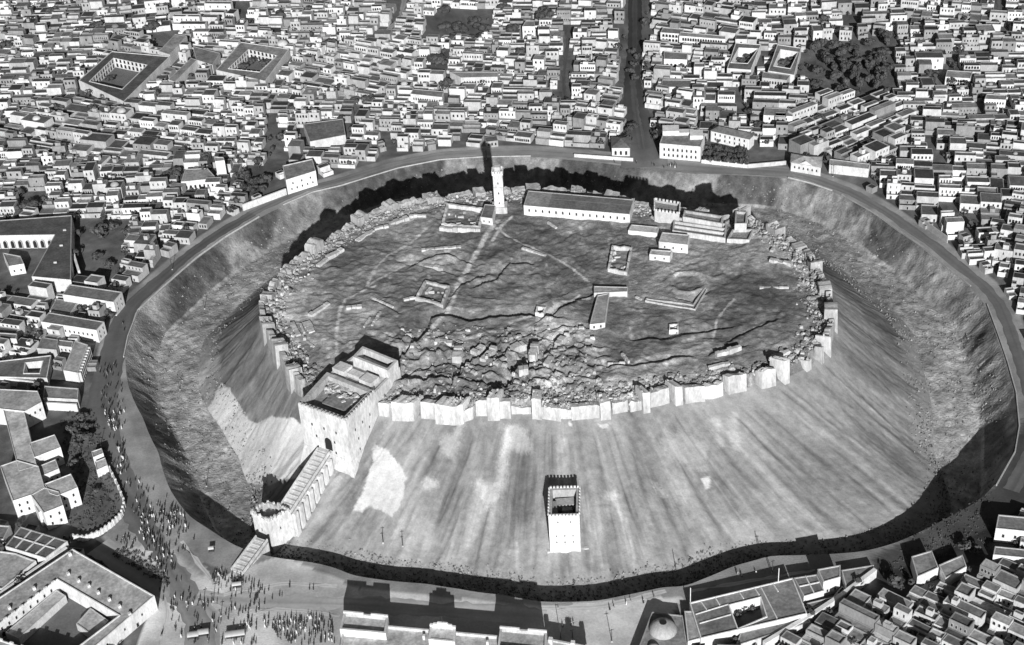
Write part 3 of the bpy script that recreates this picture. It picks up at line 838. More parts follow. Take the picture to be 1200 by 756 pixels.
def south_tower():
    zt = 19.0
    base = on_hill(663, 648)
    top = P2([(642.5, 605), (679, 604), (679.5, 571), (643.5, 572)], zt)
    poly = ccw(top); c = np.mean(np.array(poly), 0)
    root = thing('advance_tower', 'isolated square tower with smooth white face standing low on the slope', 'tower', (c[0], c[1], base[2]))
    off = tuple(root.location)
    w, r = MB(), MB(); prism(w, r, poly, base[2] - 4, zt - 6.5, .72, .12, 6.5, 1.5)  # floor and inner blocks toned dark, painting extra shade into the hollow
    w.obj('wall', 'wall', root, off); r.obj('roof', 'roof', root, off)
    for e in range(4): merlon_row(root, poly[e], poly[(e + 1) % 4], zt, 9, .9, .9, .6, .66)
    e = edge_facing(poly)
    for z, n in ((base[2] + 5.5, 3), (base[2] + 9, 3), (zt - 4, 2)): windows_on(root, poly[e], poly[(e + 1) % 4], n, z, .5, .9, 'rect', .1)
    x0, y0 = c
    add_part(root, 'roof_chamber', 'stone', lambda m: box(m, x0 + .5, y0 + 4.0, 8, 4.6, zt - 6.8, zt - 3.4, .03, .4))
    add_part(root, 'inner_ledge', 'stone', lambda m: box(m, x0 - 4.2, y0 - .6, 2.2, 9.6, zt - 6.8, zt - 3.0, .03, .32))
    add_part(root, 'stair_block', 'stone', lambda m: box(m, x0 + 1.2, y0 + .3, 4.4, 2.0, zt - 6.8, zt - 4.4, .03, .45))
    add_part(root, 'plinth', 'stone', lambda m: box(m, x0 + .2, y0 - .8, 18.2, 16, base[2] - 4, base[2] + .8, .03, .6, 0, .03))


south_tower()


def minaret():
    b = at(586, 246, ZP); h = 26.0; w0 = 5.4
    root = thing('minaret', 'tall square pale minaret beside the long barracks', 'minaret', (b[0], b[1], ZP - .6))
    yw = -.06
    add_part(root, 'shaft', 'stone', lambda m: box(m, b[0], b[1], w0, w0, ZP - 2, ZP + h - 3.4, yw, .64, 0, .06))
    add_part(root, 'plinth', 'stone', lambda m: box(m, b[0], b[1], 8.2, 7.4, ZP - 2, ZP + 3.2, yw, .55))
    add_part(root, 'gallery', 'stone', lambda m: box(m, b[0], b[1], 5.9, 5.9, ZP + h - 3.4, ZP + h - 2.2, yw, .62))
    add_part(root, 'lantern', 'stone', lambda m: box(m, b[0], b[1], 3.0, 3.0, ZP + h - 2.2, ZP + h + .8, yw, .6))
    p = rect(b[0], b[1], 5.7, 5.7, yw)
    for e in range(4): merlon_row(root, p[e], p[(e + 1) % 4], ZP + h - 2.2, 4, .8, 1.3, .35, .62)
    q = rect(b[0], b[1], w0 * .97, w0 * .97, yw)
    for z in (5, 11, 17): windows_on(root, q[0], q[1], 1, ZP + z, .7, 1.5, 'arch')
    for z in (8.5, 15):
        add_part(root, 'band', 'stone', lambda m: box(m, b[0], b[1], w0 * .985, w0 * .985, ZP + z, ZP + z + .35, yw, .5))


minaret()


# ------------------------------------------------------------------ buildings on the plateau
def zpl(px, py): return float(on_hill(px, py, ZP)[2])


def plateau_block(name, label, cat, px, h, tw=.62, tr=.3, par=.4, wins=(), z0=None, **k):
    z0 = ZP - .4 if z0 is None else z0
    return building(name, label, cat, P2(px, z0 + h), z0, h - par, tw, tr, par, .5, wins, **k)


br = P2([(613.5, 240.5), (738, 251), (743, 233.5), (619, 223)], ZP + 6)
bb = building('barracks', 'long white barracks with flat ribbed roof and a row of windows near the minaret', 'barracks', br, ZP - .6, 6.2, .72, .17, .25, .5, ())
ebr = edge_facing(br); bpoly = ccw(br)
windows_on(bb, bpoly[ebr], bpoly[(ebr + 1) % 4], 15, ZP + 2.2, 1.0, 2.0, 'arch', .02)
for e in range(4):
    pass
bA, bB, bC, bD = [np.array(p) for p in br]
for t in (.24, .42, .6, .78):
    add_part(bb, 'roof_joint', 'wall', lambda m: m.add([(*(bA + (bB - bA) * (t - .001)), ZP + 5.9), (*(bA + (bB - bA) * (t + .001)), ZP + 5.9), (*(bD + (bC - bD) * (t + .001)), ZP + 5.9), (*(bD + (bC - bD) * (t - .001)), ZP + 5.9)], [(0, 1, 2, 3)], .3))
add_part(bb, 'roof_patch', 'roof', lambda m: m.add([(*(bA + (bB - bA) * u + (bD - bA) * v), ZP + 5.72) for u, v in ((.01, .06), (.235, .06), (.235, .94), (.01, .94))], [(0, 1, 2, 3)], .27))
add_part(bb, 'roof_ridge', 'wall', lambda m: m.add([(*(bA + (bB - bA) * u + (bD - bA) * v), ZP + 5.95) for u, v in ((.24, .55), (.99, .55), (.99, .585), (.24, .585))], [(0, 1, 2, 3)], .3))

plateau_block('stone_house', 'white two-window house beside the crenellated hall on the plateau', 'house', [(772, 283), (806, 287), (808, 275), (776, 272)], 5.5, .7, .45, .3, ((edge_facing(P2([(772, 283), (806, 287), (808, 275), (776, 272)], 38)), 3, 2, .8, 1.3, 'rect'),))
plateau_block('stone_hut', 'small white flat-roofed hut with roof box in front of the plateau house', 'hut', [(761, 298), (785, 300), (788, 294), (763, 292)], 4.0, .7, .5, .3, ((edge_facing(P2([(761, 298), (785, 300), (788, 294), (763, 292)], 36)), 2, 1.5, .8, 1.2, 'rect'),))
plateau_block('stone_wing', 'long low white block between the barracks and the plateau house', 'building', [(736, 270), (770, 273), (772, 266), (740, 263)], 3.6, .68, .5, .2)
hall_px = [(767, 247), (796, 251), (797, 239), (767, 234)]
hh_ = plateau_block('crenellated_hall', 'roofless hall with battlements on the far rampart beyond the barracks', 'ruin', hall_px, 7.0, .56, .3, 1.2)
hp = ccw(P2(hall_px, ZP + 6.6))
for e in range(4): merlon_row(hh_, hp[e], hp[(e + 1) % 4], ZP + 6.6, 7, 1.1, 1.2, .6, .62)
for lab, px, h in (('ruined ribbed range with parallel walls beyond the plateau house', [(788, 270), (850, 279), (852, 262), (790, 254)], 3.4), ('broken stone range between hall and corner keep', [(800, 254), (846, 262), (848, 253), (802, 246)], 5.5),
                   ('pale square keep at the bend of the far rampart', [(861, 262), (875, 262), (876, 248), (862, 247)], 6.5), ('low walled yard in front of the square keep', [(852, 280), (878, 281), (884, 268), (858, 269)], 2.6)):
    z0 = ZP - .5; root = building('ruined_range' if 'range' in lab else ('keep' if 'keep' in lab else 'walled_yard'), lab, 'ruin', P2(px, z0 + h), z0, h - 1.4, .58, .26, 1.4, .8, (), wallmat='stone', roofmat='rubble')
    q = [np.array(p) for p in P2(px, z0 + h)]
    if 'ribbed' in lab:
        for v in (.35, .65):
            add_part(root, 'cross_wall', 'stone', lambda m: m.add([(*(q[0] + (q[1] - q[0]) * u + (q[3] - q[0]) * w_), z) for z in (z0 + 1, z0 + h) for u, w_ in ((.02, v), (.98, v), (.98, v + .06), (.02, v + .06))], [(0, 1, 5, 4), (1, 2, 6, 5), (2, 3, 7, 6), (3, 0, 4, 7), (4, 5, 6, 7)], .55))


def roofless(name, label, px, h=3.2, th=.9, tone=.6, inner=0, z0=None):
    """roofless walls round a floor; each side a part"""
    z0 = ZP - .6 if z0 is None else z0
    poly = ccw(P2(px, z0 + h)); c = np.mean(np.array(poly), 0); ins = inset(poly, th); n = len(poly)
    root = thing(name, label, 'ruin', (c[0], c[1], z0)); q_ = random.Random(len(label))
    for i in range(n):
        j = (i + 1) % n; a, b, a2, b2 = [np.array(p) for p in (poly[i], poly[j], ins[i], ins[j])]
        def side(m):
            k = max(2, int(np.hypot(*(b - a)) / 2)); vs = []; fs = []
            for s in range(k + 1):
                t = s / k; zt = z0 + h - q_.uniform(0, .9) * (h * .3)
                p, p2 = a + (b - a) * t, a2 + (b2 - a2) * t
                vs += [(*p, z0 - 1), (*p, zt), (*p2, zt), (*p2, z0 - 1)]
            for s in range(k):
                o = 4 * s; fs += [(o, o + 4, o + 5, o + 1), (o + 1, o + 5, o + 6, o + 2), (o + 2, o + 6, o + 7, o + 3)]
            fs += [(0, 1, 2, 3), (4 * k + 3, 4 * k + 2, 4 * k + 1, 4 * k)]
            m.add(vs, fs, tone)
        add_part(root, 'wall', 'stone', side)
    if inner:
        def inn(m):
            for k in range(inner):
                u, v = q_.uniform(.1, .9), q_.uniform(.1, .9)
                q = np.array(poly[0]) * (1 - u) * (1 - v) + np.array(poly[1]) * u * (1 - v) + np.array(poly[2 % n]) * u * v + np.array(poly[-1]) * (1 - u) * v
                box(m, q[0], q[1], q_.uniform(.8, 3.5), q_.uniform(.5, 1.5), z0 - .5, z0 + q_.uniform(.4, 2.2), q_.choice((0, 1.57)) + q_.uniform(-.1, .1), q_.uniform(.3, .6), 0, .1)
        tag(add_part(root, 'broken_stonework', 'rubble', inn), kind='stuff')
    return root


roofless('ruined_enclosure', 'roofless rectangular ruin full of broken walls in the middle of the plateau', [(712, 314), (735, 318), (741, 289), (717, 286)], 3.4, 1.0, .55, 26)
roofless('ruined_mosque', 'sunken walled court with pale far wall beside the minaret', [(517, 262), (563, 265), (567, 243), (523, 237)], 3.0, 1.4, .6, 10)
roofless('walled_pit', 'small square sunken ruin with ring of stones near the central path', [(486, 348), (519, 356), (527, 334), (498, 327)], 3.0, 1.2, .5, 8)
roofless('stone_pen', 'tiny square roofless pen near the middle of the plateau', [(627, 366), (637, 367), (640, 359), (629, 357)], 2.6, .8, .7)
roofless('stone_cell', 'tiny white square cell alone below the long enclosure wall', [(784, 386), (795, 386), (795, 379), (784, 379)], 2.0, .5, .7, 3)
roofless('outlined_yard', 'yard outlined by thin walls on the sunlit edge of the round hollow', [(756, 352), (815, 362), (829, 338), (826, 336), (812, 356), (757, 349)], 1.6, .5, .5)
s0 = building('store_building', 'long low arm of the angled store building on the plateau', 'building', P2([(691, 380), (709, 378), (714, 343), (700, 346)], ZP + 2.8), ZP - .5, 2.9, .68, .34, .3, .4, ((0, 2, .6, .9, 1.6, 'door'),))
s1 = building('store_wing', 'short cross arm of the angled store building on the plateau', 'building', P2([(696, 343), (735, 341.5), (736, 336), (696, 335)], ZP + 2.8), ZP - .5, 2.9, .6, .34, .3, .4)
building('gate_hut', 'small white house with two windows at the foot of the minaret', 'house', P2([(563, 254), (577, 256), (581, 240), (568, 239)], ZP + 4.5), ZP - .5, 4.6, .66, .16, .3, .4, ((edge_facing(P2([(563, 254), (577, 256), (581, 240), (568, 239)], 37)), 2, 2, .7, 1.2, 'rect'),))

# long low walls and bare wall stumps, each lying where it stands in the photograph
STUMPS = [((383, 304), (402, 293), 1.2, 3.0, 'long low wall inside the shaded rampart, below the dark lane'), ((373, 313), (383, 305), 1.2, 2.5, 'short low wall at the lower end of the inner lane'), ((418, 283), (438, 271), 1.2, 3.0, 'straight low wall inside the far rampart beside the inner lane'),
          ((439, 270), (455, 266), 1.2, 2.4, 'low wall bend beside the inner lane'), ((457, 263), (478, 257), 1.3, 3.2, 'low pale wall at the upper end of the inner lane'), ((363, 371), (385, 356), .9, 3.2, 'pale oblong slab of footing alone on the worn ground'),
          ((342, 380), (350, 394), .9, 2.6, 'first of three parallel footings by the flank tower'), ((352, 380), (357, 391), .8, 1.4, 'thin middle footing of the three parallel ones'), ((359, 378), (366, 390), .9, 4.2, 'broad last footing of the three parallel ones'), ((360, 400), (368, 407), .7, 1.0, 'thin slanting footing below the three parallel ones'),
          ((712, 428), (733, 427), 1.4, 1.0, 'thin straight wall beside the sunlit rampart path'), ((839, 417), (868, 409), 1.6, 2.4, 'long pale wall fragment behind the sunlit rampart'), ((902, 306), (928, 312), 1.6, 2.6, 'slanting wall fragment inside the stony flank rampart'), ((890, 338), (924, 338), .8, 1.6, 'thin footing in the grass near the stony flank'),
          ((536, 426), (538, 408), 3.0, 5.0, 'tall upright stump of masonry at the edge of the diggings'), ((624, 425), (628, 405), 2.8, 4.0, 'tall narrow masonry pier in the diggings'), ((608, 438), (619, 434), 2.2, 4.0, 'square masonry block beneath the tall pier in the diggings'), ((555, 416), (566, 408), 1.8, 4.0, 'broken vault fragment beside the upright stump'),
          ((566, 424), (580, 412), 2.0, 3.5, 'leaning lump of masonry amid the diggings'), ((580, 428), (592, 424), 1.5, 3.0, 'low broken wall at the lower edge of the diggings'), ((600, 412), (614, 404), 1.8, 4.0, 'pale weathered lump above the masonry pier'), ((640, 430), (646, 420), 1.5, 3.0, 'lone block near the pale stone heap'),
          ((652, 404), (661, 399), 1.5, 3.5, 'isolated boulder-like wall lump on the digging spoil'), ((515, 269), (563, 271), 1.6, 2.0, 'white retaining wall on the camera side of the sunken court'), ((480, 255), (500, 254), 1.2, 2.0, 'low pale wall between inner lane and sunken court'), ((510, 402), (530, 403), 1.6, 3.0, 'pale shelf of masonry above the diggings'),
          ((498, 312), (520, 317), 1.2, 2.4, 'low wall bank above the small square ruin'), ((905, 420), (925, 414), 1.6, 2.0, 'low wall piece behind the tall square rampart tower'), ((500, 345), (505, 338), 1.2, 2.0, 'tiny wall stump beside the small square ruin'), ((830, 434), (855, 427), 1.4, 2.0, 'low wall parallel to the sunlit rampart'), ((436, 382), (446, 366), 1.0, 1.4, 'first of two slanting wall lines beyond the gatehouse roof'), ((427, 384), (434, 373), .9, 1.2, 'second, shorter slanting wall line beyond the gatehouse roof'), ((406, 361), (424, 360), .9, 2.6, 'low pale mound of stones above the forked path'), ((437, 350), (461, 361), .8, 1.0, 'thin broken wall line between forked path and small square ruin'),
          ((729, 416), (737, 426), 1.2, 1.4, 'curved wall end standing over the thin straight wall'), ((612, 292), (640, 300), .8, 1.6, 'low stony bank beside the barracks path'), ((494, 294), (540, 290), .9, 2.2, 'pale bank of stones above the small square ruin'), ((642, 262), (652, 268), .9, 1.4, 'small broken ring of stones in front of the barracks'), ((745, 349), (752, 352), 1.0, 1.4, 'wall stub at the tip of the outlined yard'), ((473, 352), (486, 350), 1.0, 2.0, 'low wall stub on the shaded side of the small square ruin')]
for i, (p, q, h, th, lab) in enumerate(STUMPS):
    a, b = on_hill(*p, ZP), on_hill(*q, ZP); c = (a + b) / 2
    d = b - a; L = max(np.hypot(d[0], d[1]), 1.0); yw = math.atan2(d[1], d[0]); zb_ = min(a[2], b[2])
    mb = MB(); k = max(2, int(L / 2.2)); q_ = random.Random(i)
    for s in range(k):
        t = (s + .5) / k; pp = a + d * t
        box(mb, pp[0] + q_.uniform(-.15, .15), pp[1], L / k * 1.02, th * q_.uniform(.75, 1.05), zb_ - 1.2, max(a[2], b[2]) + h * q_.uniform(.65, 1.1), yw + q_.uniform(-.06, .06), q_.uniform(.45, .6), 0, .06)
    o = mb.obj('wall_stump', 'stone', None, (c[0], c[1], zb_)); o.location = (c[0], c[1], zb_)
    tag(o, lab, 'ruin', 'wall stumps on the plateau')

# rubble strewn along the rampart walk and through the diggings
mb = MB(); q_ = random.Random(11)
aa = np.array([q_.uniform(-math.pi, math.pi) for _ in range(6000)]); e_ = np.array([2.2 + abs(q_.gauss(0, 5)) for _ in range(6000)])
rr = R_W(aa) - e_; xs, ys = rr * np.cos(aa), rr * np.sin(aa)
dig = [at(q_.uniform(470, 700), q_.uniform(385, 455), ZP - 1)[:2] for _ in range(560)]
xs = np.concatenate([xs, [p[0] for p in dig]]); ys = np.concatenate([ys, [p[1] for p in dig]])
e_ = float('nan'); al = np.arctan2(ys, xs); ed = R_W(al) - np.hypot(xs, ys)
hz = plateau_height(xs, ys) - (1 - smooth(4, 18, ed)); wbz = wall_base(al); hz = wbz + (hz - wbz) * smooth(.2, 2, ed)
for x, y, z in zip(xs, ys, hz):
    s = q_.choice((.25, .35, .45, .6, .8, 1.0, 1.7))
    box(mb, x, y, s * q_.uniform(.6, 2.2), s * q_.uniform(.6, 1.4), z - .6, z + s * q_.uniform(.25, .9), q_.uniform(0, 3.14), q_.uniform(.2, .6), 0, .3)
tag(mb.obj('rubble', 'rubble'), kind='stuff', label='pale broken stones strewn along the rampart and diggings')

# boulders on the floor of the moat and the foot of the hill
mb = MB(); n_ = 17000
aa = np.array([q_.uniform(-math.pi, math.pi) for _ in range(n_)])
uu = np.array([q_.random() for _ in range(n_)]); dens = fbm(aa * 20, uu * 3, 3, 77)
rr = R_B(aa) - 12 + uu * (moat_w(aa) + 8)
rbv, rwv = R_B(aa), R_W(aa); ff = np.clip((rr - rwv) / (rbv - rwv), 0, 1); wbv = wall_base(aa)
zz = np.where(rr < rbv, wbv + (z_floor(aa) - wbv) * (1 - (1 - ff) ** 1.22), moat_height(np.minimum(rr, R_M(aa) - .05), aa))
for a, r1, dn, u, z in zip(aa, rr, dens, uu, zz):
    if dn < .45 and q_.random() < .7: continue
    x, y = r1 * math.cos(a), r1 * math.sin(a); s = q_.choice((.25, .3, .4, .5, .6, .9))
    vs = [(x + s * q_.uniform(-.9, -.4), y + s * q_.uniform(-.6, .2), z - .2), (x + s * q_.uniform(.4, .9), y + s * q_.uniform(-.5, .3), z - .2), (x + s * q_.uniform(-.3, .4), y + s * q_.uniform(.4, .9), z - .2), (x + s * q_.uniform(-.3, .3), y + s * q_.uniform(-.3, .3), z + s * q_.uniform(.5, 1.0)), (x + s * .3, y - s * .2, z + s * .5)]
    mb.add(vs, [(0, 1, 4), (1, 2, 4), (2, 3, 4), (2, 0, 3), (0, 4, 3)], q_.uniform(.08, .36))
for k in range(2600):
    a = q_.uniform(-2.75, -.25); rb = float(R_B(np.array([a]))[0]); x, y = (rb - abs(q_.gauss(0, 5))) * math.cos(a), (rb - abs(q_.gauss(0, 5))) * math.sin(a); r1 = math.hypot(x, y)
    rw = float(R_W(np.array([a]))[0]); f = min(1, (r1 - rw) / (rb - rw)); wb = float(wall_base(a)); z = wb + (float(z_floor(a)) - wb) * (1 - max(0, 1 - f) ** 1.22); s = q_.choice((.3, .4, .5, .7))
    box(mb, x, y, s * q_.uniform(.7, 1.6), s * q_.uniform(.7, 1.4), z - .4, z + s * q_.uniform(.4, 1.0), q_.uniform(0, 3), q_.uniform(.08, .4), 0, .3)
tag(mb.obj('boulders', 'rubble'), kind='stuff', label='loose boulders along the foot of the hill and moat floor')
# ------------------------------------------------------------------ roads, kerbs and boundary walls of the town
def ribbon(name, pts, width, z, tone, jitter=.7, kind='structure', mat='road'):
    p = np.array(pts, float); s = np.concatenate([[0], np.cumsum(np.hypot(*np.diff(p, axis=0).T))])
    n = max(6, int(s[-1] / 2.5)); q = np.stack([np.interp(np.linspace(0, s[-1], n), s, p[:, k]) for k in (0, 1)], -1)
    for _ in range(4): q[1:-1] = .25 * q[:-2] + .5 * q[1:-1] + .25 * q[2:]
    t = np.gradient(q, axis=0); t /= np.hypot(t[:, 0], t[:, 1])[:, None]; nr = np.stack([-t[:, 1], t[:, 0]], -1)
    wd_ = np.full(n, width) if np.isscalar(width) else np.interp(np.linspace(0, 1, n), np.linspace(0, 1, len(width)), width)
    wd_ = wd_ + jitter * (vnoise(np.linspace(0, s[-1], n) * .2, np.zeros(n), 3) - .5) * 2
    sl = np.linspace(0, s[-1], n); K = 7; mb = MB()
    tl = np.full(n, tone) if np.isscalar(tone) else np.interp(np.linspace(0, 1, n), np.linspace(0, 1, len(tone)), tone)
    vs = []; tt = []
    for k in range(K + 1):
        f = .5 - k / K; e = (vnoise(sl * .35, sl * 0 + k * 3.1, 7) - .5) * jitter * (1.6 if k in (0, K) else .6)
        P = q + nr * (wd_ * f + e)[:, None]; vs.append(np.concatenate([P, np.full((n, 1), z)], 1))
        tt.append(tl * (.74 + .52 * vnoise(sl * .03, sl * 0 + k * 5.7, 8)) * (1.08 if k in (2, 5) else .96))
    V = np.stack(vs, 1).reshape(-1, 3); mb.add(V, [(a * (K + 1) + k, a * (K + 1) + k + 1, (a + 1) * (K + 1) + k + 1, (a + 1) * (K + 1) + k) for a in range(n - 1) for k in range(K)], .3)
    mb.t = [float(v) for v in np.stack(tt, 1).ravel()]
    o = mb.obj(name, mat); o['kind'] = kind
    return o


def rim_pts(px_list, off): 
    out_ = []
    for p in P2(px_list, 0):
        a = math.atan2(p[1], p[0]); r = float(R_M(np.array([a]))[0]) + off
        out_.append((r * math.cos(a), r * math.sin(a)))
    return out_


LEFTRIM = [(303, 254), (267, 279), (233, 302), (193, 337), (163, 364), (150, 395), (145, 419)]
TOPRIM = [(303, 256), (333, 241), (367, 226), (400, 219), (467, 198), (517, 188), (567, 185), (622, 184), (672, 188), (733, 195), (770, 200), (815, 204), (870, 206), (923, 209)]
RIGHTRIM = [(923, 209), (950, 216), (990, 231), (1029, 254), (1050, 270), (1081, 291), (1107, 314), (1136, 336), (1155, 358), (1167, 393), (1178, 425), (1188, 460), (1192, 500), (1187, 530), (1165, 569)]
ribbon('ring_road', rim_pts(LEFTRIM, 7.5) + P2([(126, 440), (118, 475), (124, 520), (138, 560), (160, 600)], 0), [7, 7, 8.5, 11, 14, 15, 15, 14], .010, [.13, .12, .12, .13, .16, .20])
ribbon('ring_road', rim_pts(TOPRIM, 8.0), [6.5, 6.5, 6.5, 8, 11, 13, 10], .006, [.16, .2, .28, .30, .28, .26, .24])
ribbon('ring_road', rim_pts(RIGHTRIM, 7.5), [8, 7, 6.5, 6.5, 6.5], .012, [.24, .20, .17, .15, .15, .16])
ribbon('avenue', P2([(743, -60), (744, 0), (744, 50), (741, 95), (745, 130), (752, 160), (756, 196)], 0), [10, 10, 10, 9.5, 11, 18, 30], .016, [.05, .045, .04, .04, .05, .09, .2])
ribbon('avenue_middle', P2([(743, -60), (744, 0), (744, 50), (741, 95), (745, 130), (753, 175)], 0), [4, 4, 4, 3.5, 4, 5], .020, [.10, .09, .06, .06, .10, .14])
ribbon('street', P2([(140, 565), (158, 600), (185, 640), (215, 690), (232, 725), (236, 770)], 0), [13, 12, 10, 10, 12, 12], .013, [.17, .17, .2, .24, .3, .36], 2.0)
ribbon('street', P2([(230, 700), (300, 704), (395, 706), (640, 722)], 0), 9, .017, [.44, .46, .5, .52], 2.0)
ribbon('street', P2([(115, 640), (190, 685), (215, 700), (240, 720), (240, 770)], 0), 12, .008, .40)
ribbon('path', P2([(262, 697), (300, 690), (330, 683), (395, 687)], 0), 2.0, .020, .62)
ribbon('path', P2([(285, 718), (310, 713), (360, 716), (398, 722)], 0), 1.6, .020, .58)
ribbon('path', P2([(213, 634), (233, 660), (252, 684)], 0), 1.5, .020, .60)
ribbon('path', P2([(185, 760), (190, 738), (197, 725), (193, 700)], 0), .9, .024, .6)
ribbon('path', P2([(634, 712), (700, 711), (735, 704), (780, 692)], 0), 2.6, .020, .66)
ribbon('path', P2([(808, 693), (860, 684), (930, 672), (955, 668)], 0), 1.6, .020, .62)
ribbon('lane', P2([(478, -20), (470, 20), (455, 35), (440, 48)], 0), 4, .010, .34)
ribbon('lane', P2([(1052 + 3, 100), (1010 + 90, 85), (1125, 60), (1175, 45), (1172, -20)], 0), 5, .010, .12)
ribbon('lane', P2([(663, 130), (660, 95), (664, 60), (668, 30)], 0), 2.6, .010, .10)
ribbon('lane', P2([(1105, 118), (1100, 92), (1112, 70)], 0), 5, .012, .2)
LANES = [P2(l, 0) for l in ([(663, 130), (660, 95), (664, 60), (668, 30)], [(1175, 45), (1172, -20)], [(1097, 118), (1104, 90), (1125, 70), (1170, 52)], [(478, -20), (470, 20), (455, 35), (440, 48)], [(320, 135), (325, 190), (330, 200)], [(1000, 20), (990, 40)], [(452, 160), (462, 190)],
                              [(275, 0), (284, 18), (287, 30)], [(165, 0), (168, 25), (166, 45)], [(1110, 235), (1130, 262), (1140, 285)], [(1085, 160), (1100, 185), (1112, 215)], [(850, 100), (880, 140)])]


def long_wall(label, pts, h, th, tone=.66, name='boundary_wall', z=0.0, mat='wall', group=None, piers=0):
    """free-standing wall along world points with coping"""
    c = np.mean(np.array(pts), 0); root = thing(name, label, 'wall', (c[0], c[1], z), group); off = tuple(root.location)
    for a, b in zip(pts[:-1], pts[1:]):
        a, b = np.array(a), np.array(b); d = b - a; L = np.hypot(*d); m_ = (a + b) / 2; yw = math.atan2(d[1], d[0])
        add_part(root, 'wall_length', mat, lambda m: box(m, m_[0], m_[1], L, th, z - .5, z + h - .18, yw, tone))
        add_part(root, 'coping', mat, lambda m: box(m, m_[0], m_[1], L - .02, th + .14, z + h - .18, z + h, yw, tone * 1.08))
        for k in range(piers):
            q = a + d * (k + .5) / piers
            add_part(root, 'pier', mat, lambda m: box(m, q[0], q[1], .8, th + .4, z - .5, z + h + .5, yw, tone * 1.05))
    return root


long_wall('low white parapet along the moat edge below the dark curving road', rim_pts(LEFTRIM, .9), .8, .45, .48)
long_wall('low pale parapet along the far moat edge between curving road and minaret shadow', rim_pts(TOPRIM[1:8], .9), .7, .4, .44)
long_wall('short white kerb wall on the far moat edge beside the gable-fronted house', rim_pts([(923, 209), (950, 216), (975, 224)], .9), .8, .5, .5)
long_wall('long pale parapet on the stony moat flank beside the road', rim_pts([(985, 229), (1029, 254), (1050, 270), (1081, 291), (1107, 314), (1136, 336)], .9), .6, .4, .36)
long_wall('thin parapet running down the dark outer edge of the moat', rim_pts([(1155, 358), (1167, 393), (1178, 425), (1188, 460), (1192, 500), (1187, 530), (1165, 569)], 1.0), .8, .4, .4)
long_wall('high white garden wall below the tall white house by the moat', P2([(285, 247), (336, 228)], 0), 4.2, .8, .68)
long_wall('low white wall along the road before the pyramid-roofed house', P2([(673, 184), (742, 189)], 0), 2.2, .6, .68)
long_wall('white wall with piers closing the dark garden by the palace', P2([(822, 191), (876, 197)], 0), 2.2, .6, .7, piers=6)
long_wall('low pale wall of the empty yard beside the dark garden', P2([(876, 197), (921, 193)], 0), 2.6, .6, .55)
long_wall('curved white garden wall with piers beside the crowd', P2([(147, 592), (143, 606), (132, 617), (118, 627), (100, 634), (84, 632)], 0), 2.6, .6, .72, piers=3)
long_wall('straight garden wall between small lodge and crowd', P2([(127, 548), (138, 570), (147, 592)], 0), 2.2, .6, .6, piers=3)
long_wall('long white wall slanting between courtyard house and hut rows', P2([(1025, 676), (985, 706), (955, 726), (895, 762)], 0), 4.5, 1.6, .74)
long_wall('pale wall alongside the dark alley by the big courtyard building', P2([(81, 652), (40, 680), (0, 708), (-40, 736)], 0), 5.5, 1.0, .7)
long_wall('white wall closing the yard above the cross-shaped building', P2([(-20, 449), (0, 450), (46, 456)], 0), 4.5, .8, .72)
long_wall('short white wall below the ribbed shed', P2([(55, 480), (92, 482)], 0), 4.5, .8, .74)
long_wall('pale wall climbing beside the dark-roofed arcaded building', P2([(88, 306), (95, 328)], 0), 6, 1.2, .72)
long_wall('long grey wall in front of the walled garden on the far hillside', P2([(1086 - 8, 262), (1110, 285)], 0), 4.0, .6, .4)


# ------------------------------------------------------------------ the large buildings of the town
RESERVED = []                                   # ground plans the small houses keep clear of


def reserve(poly, grow=.35):
    RESERVED.append(inset(ccw(poly), -grow))


def big(name, label, cat, px, h, tw=.66, tr=.22, par=.6, wins=(), pw=.45, z0=0.0, **k):
    poly = P2(px, z0 + h + par); reserve(poly)
    root = building(name, label, cat, poly, z0, h, tw, tr, par, pw, (), **k)
    pc = ccw(poly)
    for dirn, n, z, ww, hh, kind in wins:
        e = edge_facing(pc, dirn); windows_on(root, pc[e], pc[(e + 1) % len(pc)], n, z0 + z, ww, hh, kind)
    return root


